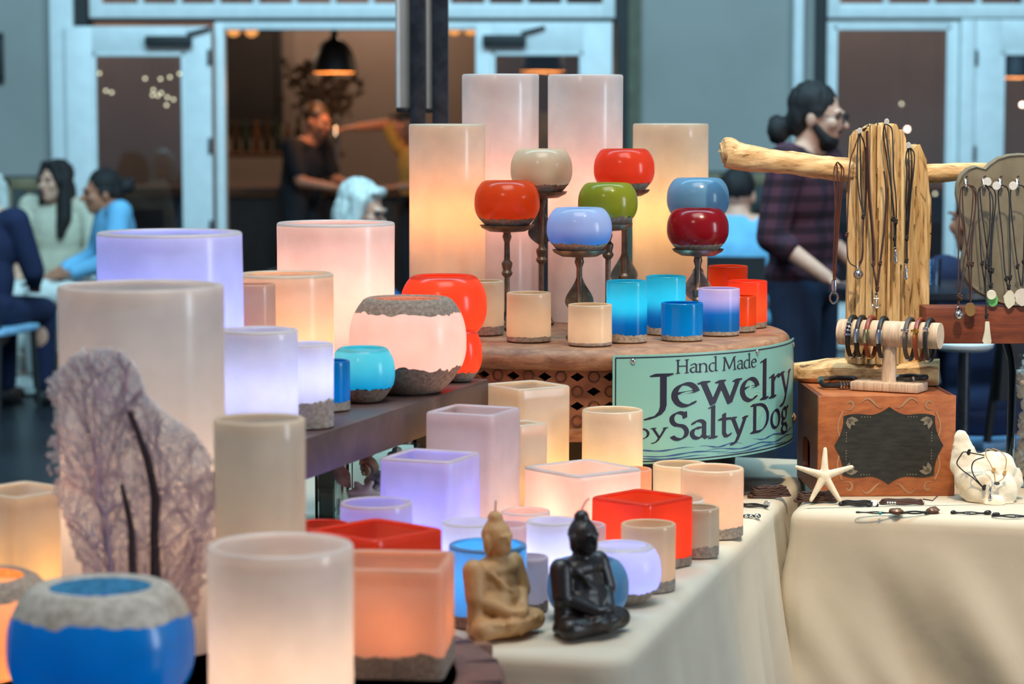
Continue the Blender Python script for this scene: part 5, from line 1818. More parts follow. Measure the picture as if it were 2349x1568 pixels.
hung_bracelet('black bracelet with four silver rings at the left of the T-bar', -.74, M_BLACK, M_SILVER, 'rings')
hung_bracelet('black bracelet with wide silver tube, second on the T-bar', -.56, M_BLACK, M_SILVER, 'tube')
hung_bracelet('tan leather bracelet with pale gold tube, third on the T-bar', -.37, M_REDL, plain('pale_gold', S(206, 190, 140), .25, 1.0), 'tube')
hung_bracelet('black bracelet with silver tube beside the T-bar post', -.12, M_BLACK, M_SILVER, 'tube')
hung_bracelet('grey leather bracelet with silver cross on the right of the T-bar', .40, plain('grey_leather', S(74, 68, 64), .5), M_SILVER, 'cross')
hung_bracelet('red brown bracelet with gold cross on the right of the T-bar', .60, M_REDL, M_GOLD, 'cross')
hung_bracelet('black flat bracelet with silver clasp at the right end of the T-bar', .80, M_BLACK, M_SILVER, 'clasp')


def lying_bracelet(label, px, py, z, rx_, ry_, rot, mat, w, deco, name='bracelet', cat='bracelet', group=None, tilt=0.0, strands=1, hz=0.0, wob=0.0):
    c_ = onz(px, py, z)
    t = thing(name, label, cat, (c_.x, c_.y, z + .0004), rot, group)
    for s_ in range(strands):
        k = 1 - .05 * s_
        pts = [(rx_ * k * math.cos(a) + wob * mnoise.noise(Vector((s_ * 7.1, a, 1))), ry_ * k * math.sin(a) + wob * .7 * mnoise.noise(Vector((s_ * 3.3, 4, a))), w * 1.05 + hz * s_ + tilt * (1 + math.sin(a + .6)) + .0007 * (1 + math.sin(5 * a + s_)) + wob * .8 * (s_ > 0) * abs(mnoise.noise(Vector((a * 2, s_, 9))))) for a in [2 * pi * i / 44 for i in range(44)]]
        MB().ring(pts, w, 7).build('band', mat, t)
    for (kind, a, mt, sz) in deco:
        q_ = Vector((rx_ * math.cos(a), ry_ * math.sin(a), w + tilt * (1 + math.sin(a + .6)) + sz * .3)); d = Vector((-rx_ * math.sin(a), ry_ * math.cos(a), 0)).normalized()
        if kind == 'tube': MB().tube([q_ - d * sz, q_ + d * sz], w * 1.45, 12).build('metal_tube', mt, t)
        elif kind == 'rings':
            for k in range(4): MB().tube([q_ + d * (sz * (k - 1.5)) - d * sz * .3, q_ + d * (sz * (k - 1.5)) + d * sz * .3], w * 1.5, 12).build('metal_ring', mt, t)
        elif kind == 'bead': MB().ell(q_, sz, u=12, v=8).build('bead', mt, t)
        elif kind == 'knot':
            b = MB().ell(q_, (sz, sz * .8, sz * .75), u=10, v=7); b.ell(q_ + d * sz * .8, (sz * .8, sz * .7, sz * .7), u=8, v=6); b.build('knot', mt, t)
        elif kind == 'disc':
            b = MB().lathe([(sz * .8, -.001), (sz, 0), (sz * .85, .001)], 20).xf(Matrix.Translation(q_ + Vector((0, 0, sz * .5))) @ Matrix.Rotation(1.2, 4, 'X')); b.build('charm', mt, t)
        elif kind == 'stone':
            l_ = lump(sz * 900 + a, sz, (1.2, .8, .6), .4); l_.xf(Matrix.Translation(q_)); l_.build('stone', mt, t)
        elif kind == 'drop': 
            b = MB().lathe([(.0008, sz), (sz * .35, sz * .4), (sz * .4, -sz * .3), (.0008, -sz)], 10).xf(Matrix.Translation(q_ + Vector((0, -sz, 0))) @ Matrix.Rotation(pi / 2, 4, 'X')); b.build('charm', mt, t)
        elif kind == 'tail': MB().tube([q_, q_ + Vector((sz * .6, -sz * .5, -.0006 + w * 0)), q_ + Vector((sz, -sz * .2, sz * .3))], w * .6, 6).build('cord_end', mat, t)
    return t


lying_bracelet('thick black bracelet with silver clasp on the left of the box top', 1924, 889, ZBX, .040, .026, .35, M_BLACK, .0055, [('tube', 2.3, M_SILVER, .012), ('rings', 4.7, M_SILVER, .007)], tilt=.006)
lying_bracelet('black bracelet with wide grey clasp on the right of the box top', 2086, 874, ZBX + .0195, .036, .018, -.25, M_BLACK, .0048, [('tube', 3.6, plain('pewter', S(120, 114, 108), .35, .9), .011), ('bead', 5.0, M_SILVER, .005)], tilt=.002)
gC = 'cord bracelets on the jewellery table'
lying_bracelet('bundle of dark brown cords at the corner of the candle table', 1765, 1140, ZT, .045, .016, .25, M_BROWNL, .0023, [('knot', 3.3, M_BROWNL, .006), ('tail', 1.4, M_BROWNL, .03)], group=gC, strands=6, hz=.0035, wob=.006)
lying_bracelet('black cord bracelet with silver charm beside the sandy footed candle', 1722, 1162, ZT, .034, .014, -.35, M_BLACK, .0018, [('knot', 6.0, M_BLACK, .0045), ('disc', 0, M_SILVER, .007)], group=gC, strands=2, hz=.001)
lying_bracelet('black cord bracelet with silver filigree clasp nearest the candles', 1716, 1186, ZT, .024, .010, -.2, M_BLACK, .0016, [('knot', .6, M_BLACK, .005), ('bead', 5.6, M_SILVER, .0055), ('bead', 5.0, M_SILVER, .0045), ('bead', 4.6, M_SILVER, .004)], group=gC, strands=2)
lying_bracelet('coil of dark brown cords under the starfish', 1872, 1152, ZT, .042, .013, .0, M_BROWNL, .0023, [('knot', 3.1, M_BROWNL, .005)], group=gC, strands=6, hz=.0035, wob=.006)
lying_bracelet('three strand black bracelet with white disc in front of the box', 1971, 1160, ZT, .038, .012, -.1, M_BLACK, .0019, [('disc', 5.6, M_WHITE, .007), ('knot', 3.2, M_BLACK, .005), ('knot', 5.2, M_BLACK, .005)], group=gC, strands=3, hz=.003)
lying_bracelet('dark brown wrap bracelet with silver rings in front of the box', 2068, 1157, ZT, .044, .010, -.05, M_BROWNL, .0024, [('rings', 4.2, M_SILVER, .005), ('bead', .2, plain('pink_bead', S(220, 180, 160), .4), .0045), ('tail', .1, M_BROWNL, .03)], group=gC, strands=3, hz=.003)
lying_bracelet('black cord bracelet with brown stone and turquoise bead', 2010, 1178, ZT, .040, .006, -.12, M_BLACK, .0013, [('stone', 6.2, plain('brown_stone', S(104, 68, 42), .3), .012), ('bead', 4.9, plain('turquoise', S(60, 160, 160), .3), .0035)], group=gC)
lying_bracelet('black cord bracelet with dark brown stone at its right end', 2098, 1178, ZT, .038, .010, .12, M_BLACK, .0017, [('stone', 0, plain('brown_stone', S(104, 68, 42), .3), .012), ('knot', 5.3, M_BLACK, .005)], group=gC)
lying_bracelet('slim black cord bracelet below the white rock', 2226, 1179, ZT, .034, .010, -.12, M_BLACK, .0014, [('knot', 3.0, M_BLACK, .0055), ('knot', 6.1, M_BLACK, .007), ('disc', 4.6, M_SILVER, .0035)], group=gC)
lying_bracelet('slim black cord bracelet at the right edge of the jewellery table', 2322, 1186, ZT, .040, .011, -.12, M_BLACK, .0015, [('knot', 2.4, M_BLACK, .0065), ('knot', .2, M_BLACK, .008), ('disc', 4.9, M_SILVER, .0035)], group=gC)

# --- starfish leaning on the box
sc_ = P(1892, 1110, 5.02)
st = MB()
for k in range(5):
    a = pi / 2 + 2 * pi * k / 5 + (-.06, .0, .10, -.10, .0)[k]
    L = (.056, .060, .058, .062, .060)[k]
    for i in range(7):
        f0, f1 = i / 7, (i + 1) / 7
        st.cap((L * f0 * math.cos(a), 0, L * f0 * math.sin(a)), (L * f1 * math.cos(a), 0, L * f1 * math.sin(a)), .0098 - .0055 * f0, .0098 - .0055 * f1, u=10)
st.ell((0, -.002, 0), (.012, .0085, .012))
sfm = remesh(st, .0018, 4, 'starfish')
sfo = link('starfish', sfm, plain('starfish_dry', S(236, 220, 192), .8, var=.06, scale=60, bump=.5, bscale=500), None)
fr0 = onz(1892, 1157, ZT)
sfo.location = (fr0.x, fr0.y + .012, ZT + .058)
sfo.rotation_euler = (-.30, 0, aB * .6)
tag(sfo, 'pale dried starfish leaning upright against the wooden box', 'starfish')

# --- white rock with two necklaces
rk_c = onz(2262, 1150, ZT)
rb_ = MB()
kk = 1 / ppm(rk_c)
def rp_(px, py, dy=0): 
    q_ = P(px, py, rk_c.y + .03); return Vector((q_.x - rk_c.x, dy, q_.z - ZT))
for (px, py, r, dy) in ((2204, 1006, 19, .02), (2206, 1022, 24, .02), (2209, 1042, 30, .02), (2212, 1062, 36, .02), (2222, 1095, 38, .01), (2262, 1085, 52, .02), (2290, 1070, 38, .02), (2318, 1100, 30, .03), (2330, 1090, 18, .03), (2245, 1115, 45, .0), (2285, 1118, 44, .0), (2268, 1148, 26, -.03), (2295, 1150, 22, -.01), (2232, 1065, 30, .03), (2203, 998, 15, .02)):
    rb_.ell(rp_(px, py, dy), (r * kk, r * kk * .75, r * kk))
rb_.ell((0, .02, .012), (.055, .04, .0115)); rb_.ell((.03, .05, .02), (.05, .03, .0195))
rkm = remesh(rb_, .004, 4, 'rock')
for v_ in rkm.vertices:
    n_ = mnoise.noise(v_.co * 40) * .003 + mnoise.noise(v_.co * 110) * .0012
    v_.co += Vector(v_.normal) * n_
    v_.co.z = max(v_.co.z, .0005)
rko = link('white_rock', rkm, plain('coral_rock', S(238, 226, 204), .9, scale=14, col2=S(204, 176, 136), ramp=(.30, .46), bump=.4, bscale=160), None, (rk_c.x, rk_c.y, ZT))
tag(rko, 'knobbly white coral rock carrying two fine necklaces', 'rock')
yr_ = rk_c.y - .032
necklace('black cord necklace with silver fish charm draped over the white rock', yr_, [[(2258, 1044), (2236, 1040), (2212, 1036), (2204, 1044), (2195, 1062), (2208, 1078), (2230, 1094), (2245, 1108), (2256, 1119)], [(2258, 1048), (2236, 1056), (2229, 1072), (2234, 1090), (2246, 1106), (2257, 1119)]], [(2257, 1119), (2222, 1038)], ('drop', 2272, 1132), M_BLACK, group='necklaces on the white rock', r=.0014)
necklace('fine golden cord necklace draped over the white rock', yr_ - .002, [[(2282, 1034), (2264, 1030), (2262, 1046), (2272, 1064), (2280, 1084), (2283, 1104)], [(2276, 1028), (2296, 1036), (2308, 1052), (2306, 1076), (2302, 1096), (2286, 1106)]], [(2279, 1080), (2304, 1086)], ('stone', 2286, 1108, M_SILVER, (.007, .004)), plain('gold_cord', S(206, 160, 96), .5), group='necklaces on the white rock', r=.0011)

# --- grey bust display on a timber block
YBk = 5.125
zt_b = P(2235, 705, YBk).z; zb_b = P(2235, 788, YBk).z
xb0 = P(2123, 740, YBk).x
bkr = 0.0
bk = thing('timber_block', 'red brown timber block carrying the grey jewellery bust', 'block', (xb0, YBk, zb_b), bkr)
MB().box((.21, .042, (zt_b - zb_b) / 2), (.42, .084, zt_b - zb_b), bevel=.002).build('beam', wood('red_timber', S(142, 74, 48), S(98, 48, 34), (1.5, 10, 14), 6, .5, .25), bk)
yB_ = YBk + .030
M_FLOCK = plain('grey_flock', S(120, 114, 98), .95, var=.08, scale=30)
half = [(2258, 382), (2240, 380), (2222, 386), (2206, 400), (2197, 422), (2195, 445), (2199, 470), (2208, 500), (2214, 530), (2213, 560), (2207, 585), (2204, 612), (2208, 636), (2220, 656), (2240, 672), (2264, 685), (2290, 697), (2318, 704), (2345, 706)]
topl = [(2345, 352), (2318, 354), (2292, 362), (2272, 376), (2262, 386)]
ol = topl + half[1:]
ol = ol + [(4690 - x, y) for x, y in reversed(ol[1:-1])]
bc = P(2345, 705, yB_)
bu = thing('jewellery_bust', 'grey flocked jewellery bust hung with sea glass necklaces', 'display', (bc.x, yB_, zt_b + .0005))
def bl_(x, y): 
    q_ = P(x, y, yB_); return (q_.x - bc.x, q_.z - zt_b)
pol = [bl_(x, y) for x, y in ol]
n_ = len(pol)
vs = []; fs = []
lay = [(-.011, .94), (-.014, .975), (-.010, 1.0), (.004, 1.0), (.008, .985)]
cy_ = sum(p[1] for p in pol) / n_
for (dy, s_) in lay:
    for (x, z) in pol:
        lean = .10 * (z)
        vs.append((x * s_, dy + lean, max(.0, cy_ + (z - cy_) * s_)))
for i in range(len(lay) - 1):
    for k in range(n_):
        k2 = (k + 1) % n_
        fs.append((i * n_ + k, i * n_ + k2, (i + 1) * n_ + k2, (i + 1) * n_ + k))
fs += [tuple(range(n_)), tuple(reversed(range((len(lay) - 1) * n_, len(lay) * n_)))]
MB().add(vs, fs).build('bust_panel', M_FLOCK, bu, angle=50)
MB().box((0, .032, .05), (.06, .008, .10), Matrix.Rotation(.12, 3, 'X')).build('rear_prop', M_FLOCK, bu, smooth=False)
for hx in (2217, 2258, 2296, 2335):
    q_ = bl_(hx, 420)
    MB().tube([(q_[0], .0, q_[1] - .008), (q_[0], .012, q_[1] + .010), (q_[0] + .001, .0, q_[1] + .014), (q_[0] + .003, -.010 + .1 * q_[1], q_[1] + .004), (q_[0] + .003, -.012 + .1 * q_[1] - .005, q_[1] - .012)], .0032, 8).build('hook', M_SILVER, bu)
M_GLASSG = plain('sea_glass_green', S(120, 204, 116), .4); M_GLASSW = plain('sea_glass_white', S(228, 226, 206), .45); M_GLASSB = plain('sea_glass_brown', S(140, 112, 70), .35)
yN2 = yB_ - .022
gS = 'sea glass necklaces on the grey bust'
dk = plain('dark_brown_cord', S(70, 46, 34), .5)
necklace('brown cord necklace with silver ball pendant on the bust', YBk - .014, [[(2216, 424), (2204, 436), (2201, 500), (2199, 560), (2198, 640), (2198, 700)], [(2218, 424), (2232, 440), (2226, 520), (2212, 600), (2204, 660), (2199, 700)]], [(2199, 680), (2204, 684)], ('ball', 2199, 722), dk, group=gS)
necklace('brown cord necklace with brown sea glass pendant on the bust', YBk - .009, [[(2216, 422), (2208, 440), (2212, 520), (2221, 600), (2224, 660), (2226, 692)], [(2220, 422), (2234, 436), (2238, 470), (2230, 560), (2229, 610), (2227, 692)], [(2220, 423), (2240, 444), (2226, 560), (2222, 610)]], [(2221, 606), (2230, 607)], ('stone', 2226, 709, M_GLASSB, (.012, .016)), dk, group=gS)
necklace('black cord necklace with long white sea glass shard on the bust', YBk - .012, [[(2257, 424), (2244, 440), (2246, 500), (2252, 600), (2260, 660), (2263, 726)], [(2260, 424), (2270, 440), (2271, 520), (2262, 600), (2261, 660), (2264, 726)]], [(2253, 605), (2263, 612), (2263, 726)], ('shard', 2264, 763, M_GLASSW), M_BLACK, group=gS)
necklace('black cord necklace with green and white sea glass on the bust', yN2 - .006, [[(2258, 424), (2248, 440), (2260, 540), (2270, 620), (2273, 662)], [(2262, 424), (2284, 446), (2276, 540), (2274, 620), (2274, 662)], [(2260, 425), (2278, 460), (2272, 560), (2270, 630)]], [(2270, 620), (2276, 622), (2273, 656)], ('stone', 2277, 687, M_GLASSG, (.012, .017)), M_BLACK, group=gS)
o = MB().lathe([(.0095, -.0015), (.0105, 0), (.0095, .0015)], 22).xf(Matrix.Rotation(pi / 2, 4, 'X')).build('glass_charm', M_GLASSW, None, loc=P(2274, 676, yN2 - .02)); tag(o, 'round white glass charm over the green sea glass pendant', 'charm')
necklace('black cord necklace with white flower sea glass on the bust', yN2 - .008, [[(2296, 424), (2290, 450), (2299, 540), (2305, 620), (2312, 660)], [(2298, 424), (2314, 440), (2316, 520), (2318, 620), (2314, 660)]], [(2308, 640), (2317, 638), (2314, 660)], ('stone', 2315, 686, M_GLASSW, (.012, .020)), M_BLACK, group=gS)
necklace('black cord necklace with round white shell disc at the right edge', yN2 - .008, [[(2335, 424), (2318, 440), (2326, 540), (2336, 620), (2342, 656)], [(2337, 424), (2352, 440), (2350, 540), (2346, 656)]], [(2334, 612), (2348, 600)], ('stone', 2346, 680, plain('shell_white', S(224, 218, 208), .35), (.018, .020)), M_BLACK, group=gS)
for (px, py, lb) in ((2265, 417, 'small round white price tag at the second hook of the bust'), (2286, 426, 'small round white price tag at the third hook of the bust'), (2324, 426, 'small round white price tag at the fourth hook of the bust')):
    o = MB().lathe([(.0085, -.0006), (.009, 0), (.0085, .0006)], 22).xf(Matrix.Rotation(pi / 2 + .1, 4, 'X')).build('price_tag', M_WHITE, None, loc=P(px, py, yN2 - .018))
    tag(o, lb, 'tag', 'paper price tags')

# --- flared glass jar of white coral under the block
jc = P(2420, 960, 5.2)
gj = thing('coral_jar', 'flared glass jar of white coral pieces at the right edge', 'jar', (jc.x, 5.2, ZT + .0006))
HJ = zb_b - ZT - .002
kj = 1 / ppm(jc)
Ro = 108 * kj
MB().lathe([(Ro * .98, .002), (Ro, .01), (Ro, HJ * .78), (Ro * 1.04, HJ * .88), (Ro * 1.12, HJ * .96), (Ro * 1.18, HJ), (Ro * 1.15, HJ), (Ro * 1.08, HJ * .95), (Ro * .96, HJ * .8), (Ro * .96, .014), (.01, .012)], 64).build('glass', pane_glass('jar_glass', (.98, .99, 1, 1), .03, ior=1.15), gj)
M_COR = plain('white_coral', S(244, 238, 226), .85, var=.1, scale=20, bump=.3, bscale=200, col2=S(190, 162, 138), ramp=(.3, .5))
rj = random.Random(21)
for k in range(84):
    a = pi + k * 2.399; rr_ = rj.uniform(.55, .80) * Ro
    z_ = .024 + (HJ - .05) * (k / 84)
    b = lump(k * 1.3, rj.uniform(.011, .016), (1, .9, rj.uniform(.7, 1.2)), .6)
    for _ in range(2):
        b.ell((rj.uniform(-.013, .013), rj.uniform(-.013, .013), rj.uniform(-.013, .013)), rj.uniform(.006, .010), u=8, v=6)
    o = b.build('coral_piece', M_COR, None, loc=(jc.x + rr_ * math.cos(a), 5.2 + rr_ * math.sin(a), ZT + z_)); o.rotation_euler = (rj.random() * 3, rj.random() * 3, 0)
    tag(o, 'knobbly white coral piece inside the glass jar', 'coral', 'coral pieces in the glass jar')
# ================================================================== people and chairs
def SIT():
    return dict(head=(0, -.05, 1.19), neck=(0, -.01, 1.03), chest=(0, .0, .86), pelvis=(0, .03, .53), sh=[(-.18, 0, .99), (.18, 0, .99)], el=[(-.24, -.06, .73), (.24, -.06, .73)], ha=[(-.14, -.27, .66), (.14, -.27, .66)],
                hip=[(-.09, 0, .52), (.09, 0, .52)], kn=[(-.11, -.43, .50), (.11, -.43, .50)], an=[(-.11, -.42, .08), (.11, -.42, .08)])


def STAND():
    return dict(head=(0, -.03, 1.63), neck=(0, .01, 1.46), chest=(0, .02, 1.27), pelvis=(0, .02, .95), sh=[(-.19, .01, 1.41), (.19, .01, 1.41)], el=[(-.25, .03, 1.12), (.25, .03, 1.12)], ha=[(-.25, -.05, .86), (.25, -.05, .86)],
                hip=[(-.09, .01, .92), (.09, .01, .92)], kn=[(-.10, -.01, .50), (.10, -.01, .50)], an=[(-.10, .03, .08), (.10, .03, .08)])


SKIN = plain('skin_light', S(226, 168, 140), .55, var=.05)
SKIN2 = plain('skin_tan', S(182, 118, 88), .55, var=.05)


def person(label, loc, yaw, J, shirt, trousers, hair, skin=SKIN, sleeve='long', hairstyle='short', headyaw=0, headpitch=0, beard=None, glasses=False, bulk=1.0, scale=1.0, shoes=M_DARK, extra=None):
    t = thing('person', label, 'person', loc, math.radians(yaw))
    t.scale = (scale,) * 3
    b = MB()
    V3 = Vector
    hd = V3(J['head']); nk = V3(J['neck']); ch = V3(J['chest']); pv = V3(J['pelvis'])
    RH = Matrix.Rotation(math.radians(headyaw), 3, 'Z') @ Matrix.Rotation(math.radians(headpitch), 3, 'X')
    def hp_(x, y, z): return hd + RH @ V3((x, y, z))
    # head with brow, nose, cheeks, jaw, ears
    b.ell(hp_(0, .015, .03), (.074, .092, .090), RH); b.ell(hp_(0, -.015, -.035), (.060, .072, .080), RH); b.ell(hp_(0, -.045, -.085), (.036, .036, .030), RH)
    b.ell(hp_(0, -.082, .022), (.048, .018, .012), RH); b.cap(hp_(0, -.082, .008), hp_(0, -.108, -.028), .009, .015); b.ell(hp_(0, -.078, -.060), (.026, .014, .012), RH)
    for s in (-1, 1):
        b.ell(hp_(s * .038, -.062, -.022), (.024, .022, .024), RH); b.ell(hp_(s * .076, .012, -.008), (.011, .020, .032), RH)
    b.cap(nk - V3((0, 0, .04)), hp_(0, .02, -.06), .062, .055)
    b.ell(ch, (.165 * bulk, .105 * bulk, .19)); b.ell(ch.lerp(pv, .55), (.145 * bulk, .10 * bulk, .17)); b.ell(pv, (.165 * bulk, .115 * bulk, .12))
    for i in (0, 1):
        sh, el, ha, hi, kn, an = (V3(J[k][i]) for k in ('sh', 'el', 'ha', 'hip', 'kn', 'an'))
        b.cap(nk - V3((0, 0, .03)), sh, .06, .058); b.cap(sh, el, .055 * bulk, .042); b.cap(el, ha, .041, .028)
        d = (ha - el).normalized(); side = d.cross(V3((0, 0, 1)));
        side = side.normalized() if side.length > .1 else V3((1, 0, 0))
        q = d.to_track_quat('Z', 'Y').to_matrix()
        b.ell(ha + d * .05, (.040, .017, .052), q)
        up = side.cross(d).normalized()
        for k in range(4):
            o_ = ha + d * .09 + (q @ V3((-.027 + .018 * k, 0, 0)))
            L = (.062, .072, .068, .052)[k]
            b.cap(o_, o_ + d * L * .55, .0095, .009, u=8); b.cap(o_ + d * L * .55, o_ + d * L * .95 - up * .02, .009, .008, u=8)
        th = ha + d * .03 + (q @ V3((.036, 0, 0)))
        b.cap(th, th + d * .035 + (q @ V3((.025, 0, 0))), .012, .010, u=8); b.cap(th + d * .035 + (q @ V3((.025, 0, 0))), th + d * .068 + (q @ V3((.024, 0, 0))), .010, .009, u=8)
        b.cap(hi, kn, .085 * bulk, .058); b.cap(kn, an, .056, .040); b.ell(an.lerp(kn, .7) + V3((0, .02, 0)), (.055, .058, .10))
        b.cap(an + V3((0, .02, -.035)), an + V3((0, -.14, -.045)), .040, .032)
    link('body', remesh(b, .009, 3, 'body'), skin, t)
    # shirt
    c = MB()
    c.ell(ch, (.178 * bulk, .120 * bulk, .20)); c.ell(ch.lerp(pv, .5), (.168 * bulk, .118 * bulk, .20)); c.ell(ch.lerp(pv, .92), (.178 * bulk, .128 * bulk, .11))
    c.ell(nk - V3((0, -.005, .065)), (.09, .07, .045))
    for i in (0, 1):
        sh, el, ha = (V3(J[k][i]) for k in ('sh', 'el', 'ha'))
        c.cap(nk - V3((0, 0, .055)), sh, .062, .070); c.cap(sh, el if sleeve != 'short' else sh.lerp(el, .75), .070 * bulk, .060)
        if sleeve == 'long': c.cap(el, el.lerp(ha, .86), .058, .044)
        if sleeve == 'rolled': c.cap(el, el.lerp(ha, .25), .060, .054)
    link('shirt', remesh(c, .011, 4, 'shirt'), shirt, t)
    d_ = MB()
    d_.ell(pv, (.176 * bulk, .126 * bulk, .125))
    for i in (0, 1):
        hi, kn, an = (V3(J[k][i]) for k in ('hip', 'kn', 'an'))
        d_.cap(hi, kn, .097 * bulk, .074); d_.cap(kn, kn.lerp(an, .92), .072, .058)
    link('trousers', remesh(d_, .011, 4, 'trousers'), trousers, t)
    for i in (0, 1):
        an = V3(J['an'][i])
        s_ = MB(); s_.cap(an + V3((0, .025, -.035)), an + V3((0, -.15, -.042)), .046, .037); s_.ell(an + V3((0, -.06, -.064)), (.046, .13, .0155))
        link('shoe', remesh(s_, .008, 3, 'shoe'), shoes, t)
    # hair
    h_ = MB()
    h_.ell(hp_(0, .028, .052), (.085, .096, .088), RH)
    if hairstyle == 'long':
        for s in (-1, 1):
            h_.cap(hp_(s * .070, .01, .03), hp_(s * .085, .0, -.20), .040, .045); h_.cap(hp_(s * .085, .0, -.20), hp_(s * .075, -.02, -.30), .045, .025)
            h_.cap(hp_(s * .03, -.05, .10), hp_(s * .078, -.035, .0), .028, .026)
        h_.ell(hp_(0, .075, -.10), (.09, .05, .17), RH)
    elif hairstyle == 'bun':
        h_.ell(hp_(0, .07, .01), (.075, .055, .08), RH); h_.ell(hp_(0, .145, .03), (.050, .048, .046), RH); h_.ell(hp_(.02, .165, .055), (.024, .026, .024), RH)
        for s in (-1, 1): h_.ell(hp_(s * .060, .02, .01), (.026, .05, .04), RH)
    elif hairstyle == 'ponytail':
        h_.ell(hp_(0, .065, .0), (.078, .055, .085), RH); h_.cap(hp_(0, .09, -.04), hp_(.0, .13, -.045), .034, .038); h_.ell(hp_(0, .15, -.06), (.048, .045, .055), RH); h_.ell(hp_(.02, .165, -.03), (.03, .03, .03), RH)
        for s in (-1, 1): h_.ell(hp_(s * .064, .012, .022), (.020, .045, .035), RH)
    elif hairstyle == 'bob':
        h_.ell(hp_(0, .05, -.02), (.092, .075, .12), RH)
        for s in (-1, 1): h_.cap(hp_(s * .070, -.01, .05), hp_(s * .082, .0, -.09), .036, .034)
        h_.ell(hp_(0, -.055, .095), (.062, .03, .025), RH)
    elif hairstyle == 'cap':
        h_.ell(hp_(0, .02, .06), (.086, .10, .08), RH); h_.ell(hp_(0, -.10, .055), (.06, .055, .012), RH)
    hm = remesh(h_, .009, 2, 'hair')
    for v_ in hm.vertices: v_.co += V3(v_.normal) * .005 * mnoise.noise(V3((v_.co.x * 70, v_.co.y * 70, v_.co.z * 12)))
    link('hair', hm, hair, t)
    if beard:
        g = MB(); g.ell(hp_(0, -.040, -.088), (.046, .046, .042), RH); g.ell(hp_(0, -.082, -.050), (.028, .014, .008), RH)
        for s in (-1, 1): g.cap(hp_(s * .066, .0, -.03), hp_(s * .040, -.045, -.085), .014, .024)
        link('beard', remesh(g, .007, 3, 'beard'), beard, t)
    for s in (-1, 1):
        e_ = MB().ell(hp_(s * .031, -.079, .004), (.0115, .008, .007), RH, u=10, v=7).build('eye', plain('eye_dark', S(40, 30, 28), .3), t)
        MB().box(hp_(s * .033, -.087, .026), (.034, .008, .007), RH, bevel=.002).build('eyebrow', hair, t)
    MB().ell(hp_(0, -.089, -.059), (.022, .006, .006), RH, u=12, v=6).build('lips', plain('lip', S(170, 92, 88), .5), t)
    if glasses:
        g = MB()
        for s in (-1, 1):
            g.ring([hp_(s * .033 + .024 * math.cos(a), -.103, .002 + .019 * math.sin(a)) for a in [i * pi / 9 for i in range(18)]], .0028, 6)
            g.tube([hp_(s * .057, -.102, .006), hp_(s * .076, -.04, .008), hp_(s * .080, .02, .004)], .0024, 6)
        g.tube([hp_(-.009, -.104, .008), hp_(.009, -.104, .008)], .0026, 6)
        g.build('glasses', M_DARK, t)
    if extra: extra(t, hp_)
    return t


def plaid(name, c1, c2, c3, sc=70):
    m, nt = newmat(name)
    out = N(nt, 'ShaderNodeOutputMaterial'); b = N(nt, 'ShaderNodeBsdfPrincipled'); b.inputs['Roughness'].default_value = .9
    tc = N(nt, 'ShaderNodeTexCoord'); sx = N(nt, 'ShaderNodeSeparateXYZ'); nt.links.new(tc.outputs['Object'], sx.inputs[0])
    def band(sock, k):
        mu = N(nt, 'ShaderNodeMath', operation='MULTIPLY'); mu.inputs[1].default_value = k; nt.links.new(sock, mu.inputs[0])
        si = N(nt, 'ShaderNodeMath', operation='SINE'); nt.links.new(mu.outputs[0], si.inputs[0])
        gt = N(nt, 'ShaderNodeMath', operation='GREATER_THAN'); gt.inputs[1].default_value = .1; nt.links.new(si.outputs[0], gt.inputs[0])
        return gt.outputs[0]
    ad = N(nt, 'ShaderNodeMath', operation='ADD'); nt.links.new(sx.outputs['X'], ad.inputs[0]); nt.links.new(sx.outputs['Y'], ad.inputs[1])
    a = band(ad.outputs[0], sc); c = band(sx.outputs['Z'], sc)
    m1 = N(nt, 'ShaderNodeMix', data_type='RGBA'); nt.links.new(a, m1.inputs[0]); m1.inputs[6].default_value = c1; m1.inputs[7].default_value = c2
    m2 = N(nt, 'ShaderNodeMix', data_type='RGBA', blend_type='MULTIPLY'); nt.links.new(c, m2.inputs[0]); nt.links.new(m1.outputs[2], m2.inputs[6]); m2.inputs[7].default_value = c3
    nt.links.new(m2.outputs[2], b.inputs['Base Color']); nt.links.new(b.outputs[0], out.inputs[0])
    return m


HB = plain('hair_black', S(30, 24, 23), .75, var=.3, scale=8, stretch=(6, 6, 1))
HG = plain('hair_silver', S(200, 204, 196), .5, var=.15, scale=8, stretch=(6, 6, 1))
HD = plain('hair_brown', S(70, 50, 38), .5, var=.3, scale=8, stretch=(6, 6, 1))
CL = lambda n, r, g, b_: plain('cloth_' + n, S(r, g, b_), .9, var=.1, scale=10)
NAVY = CL('navy', 26, 34, 66); JEAN = CL('denim', 36, 46, 70); WHITEC = CL('white', 222, 222, 214); CREAMC = CL('cream', 214, 204, 178); SKYC = CL('sky', 120, 186, 222); BLACKC = CL('black', 26, 26, 32); OLIVEC = CL('olive', 170, 140, 70); BLUEC = CL('blue', 40, 96, 160)


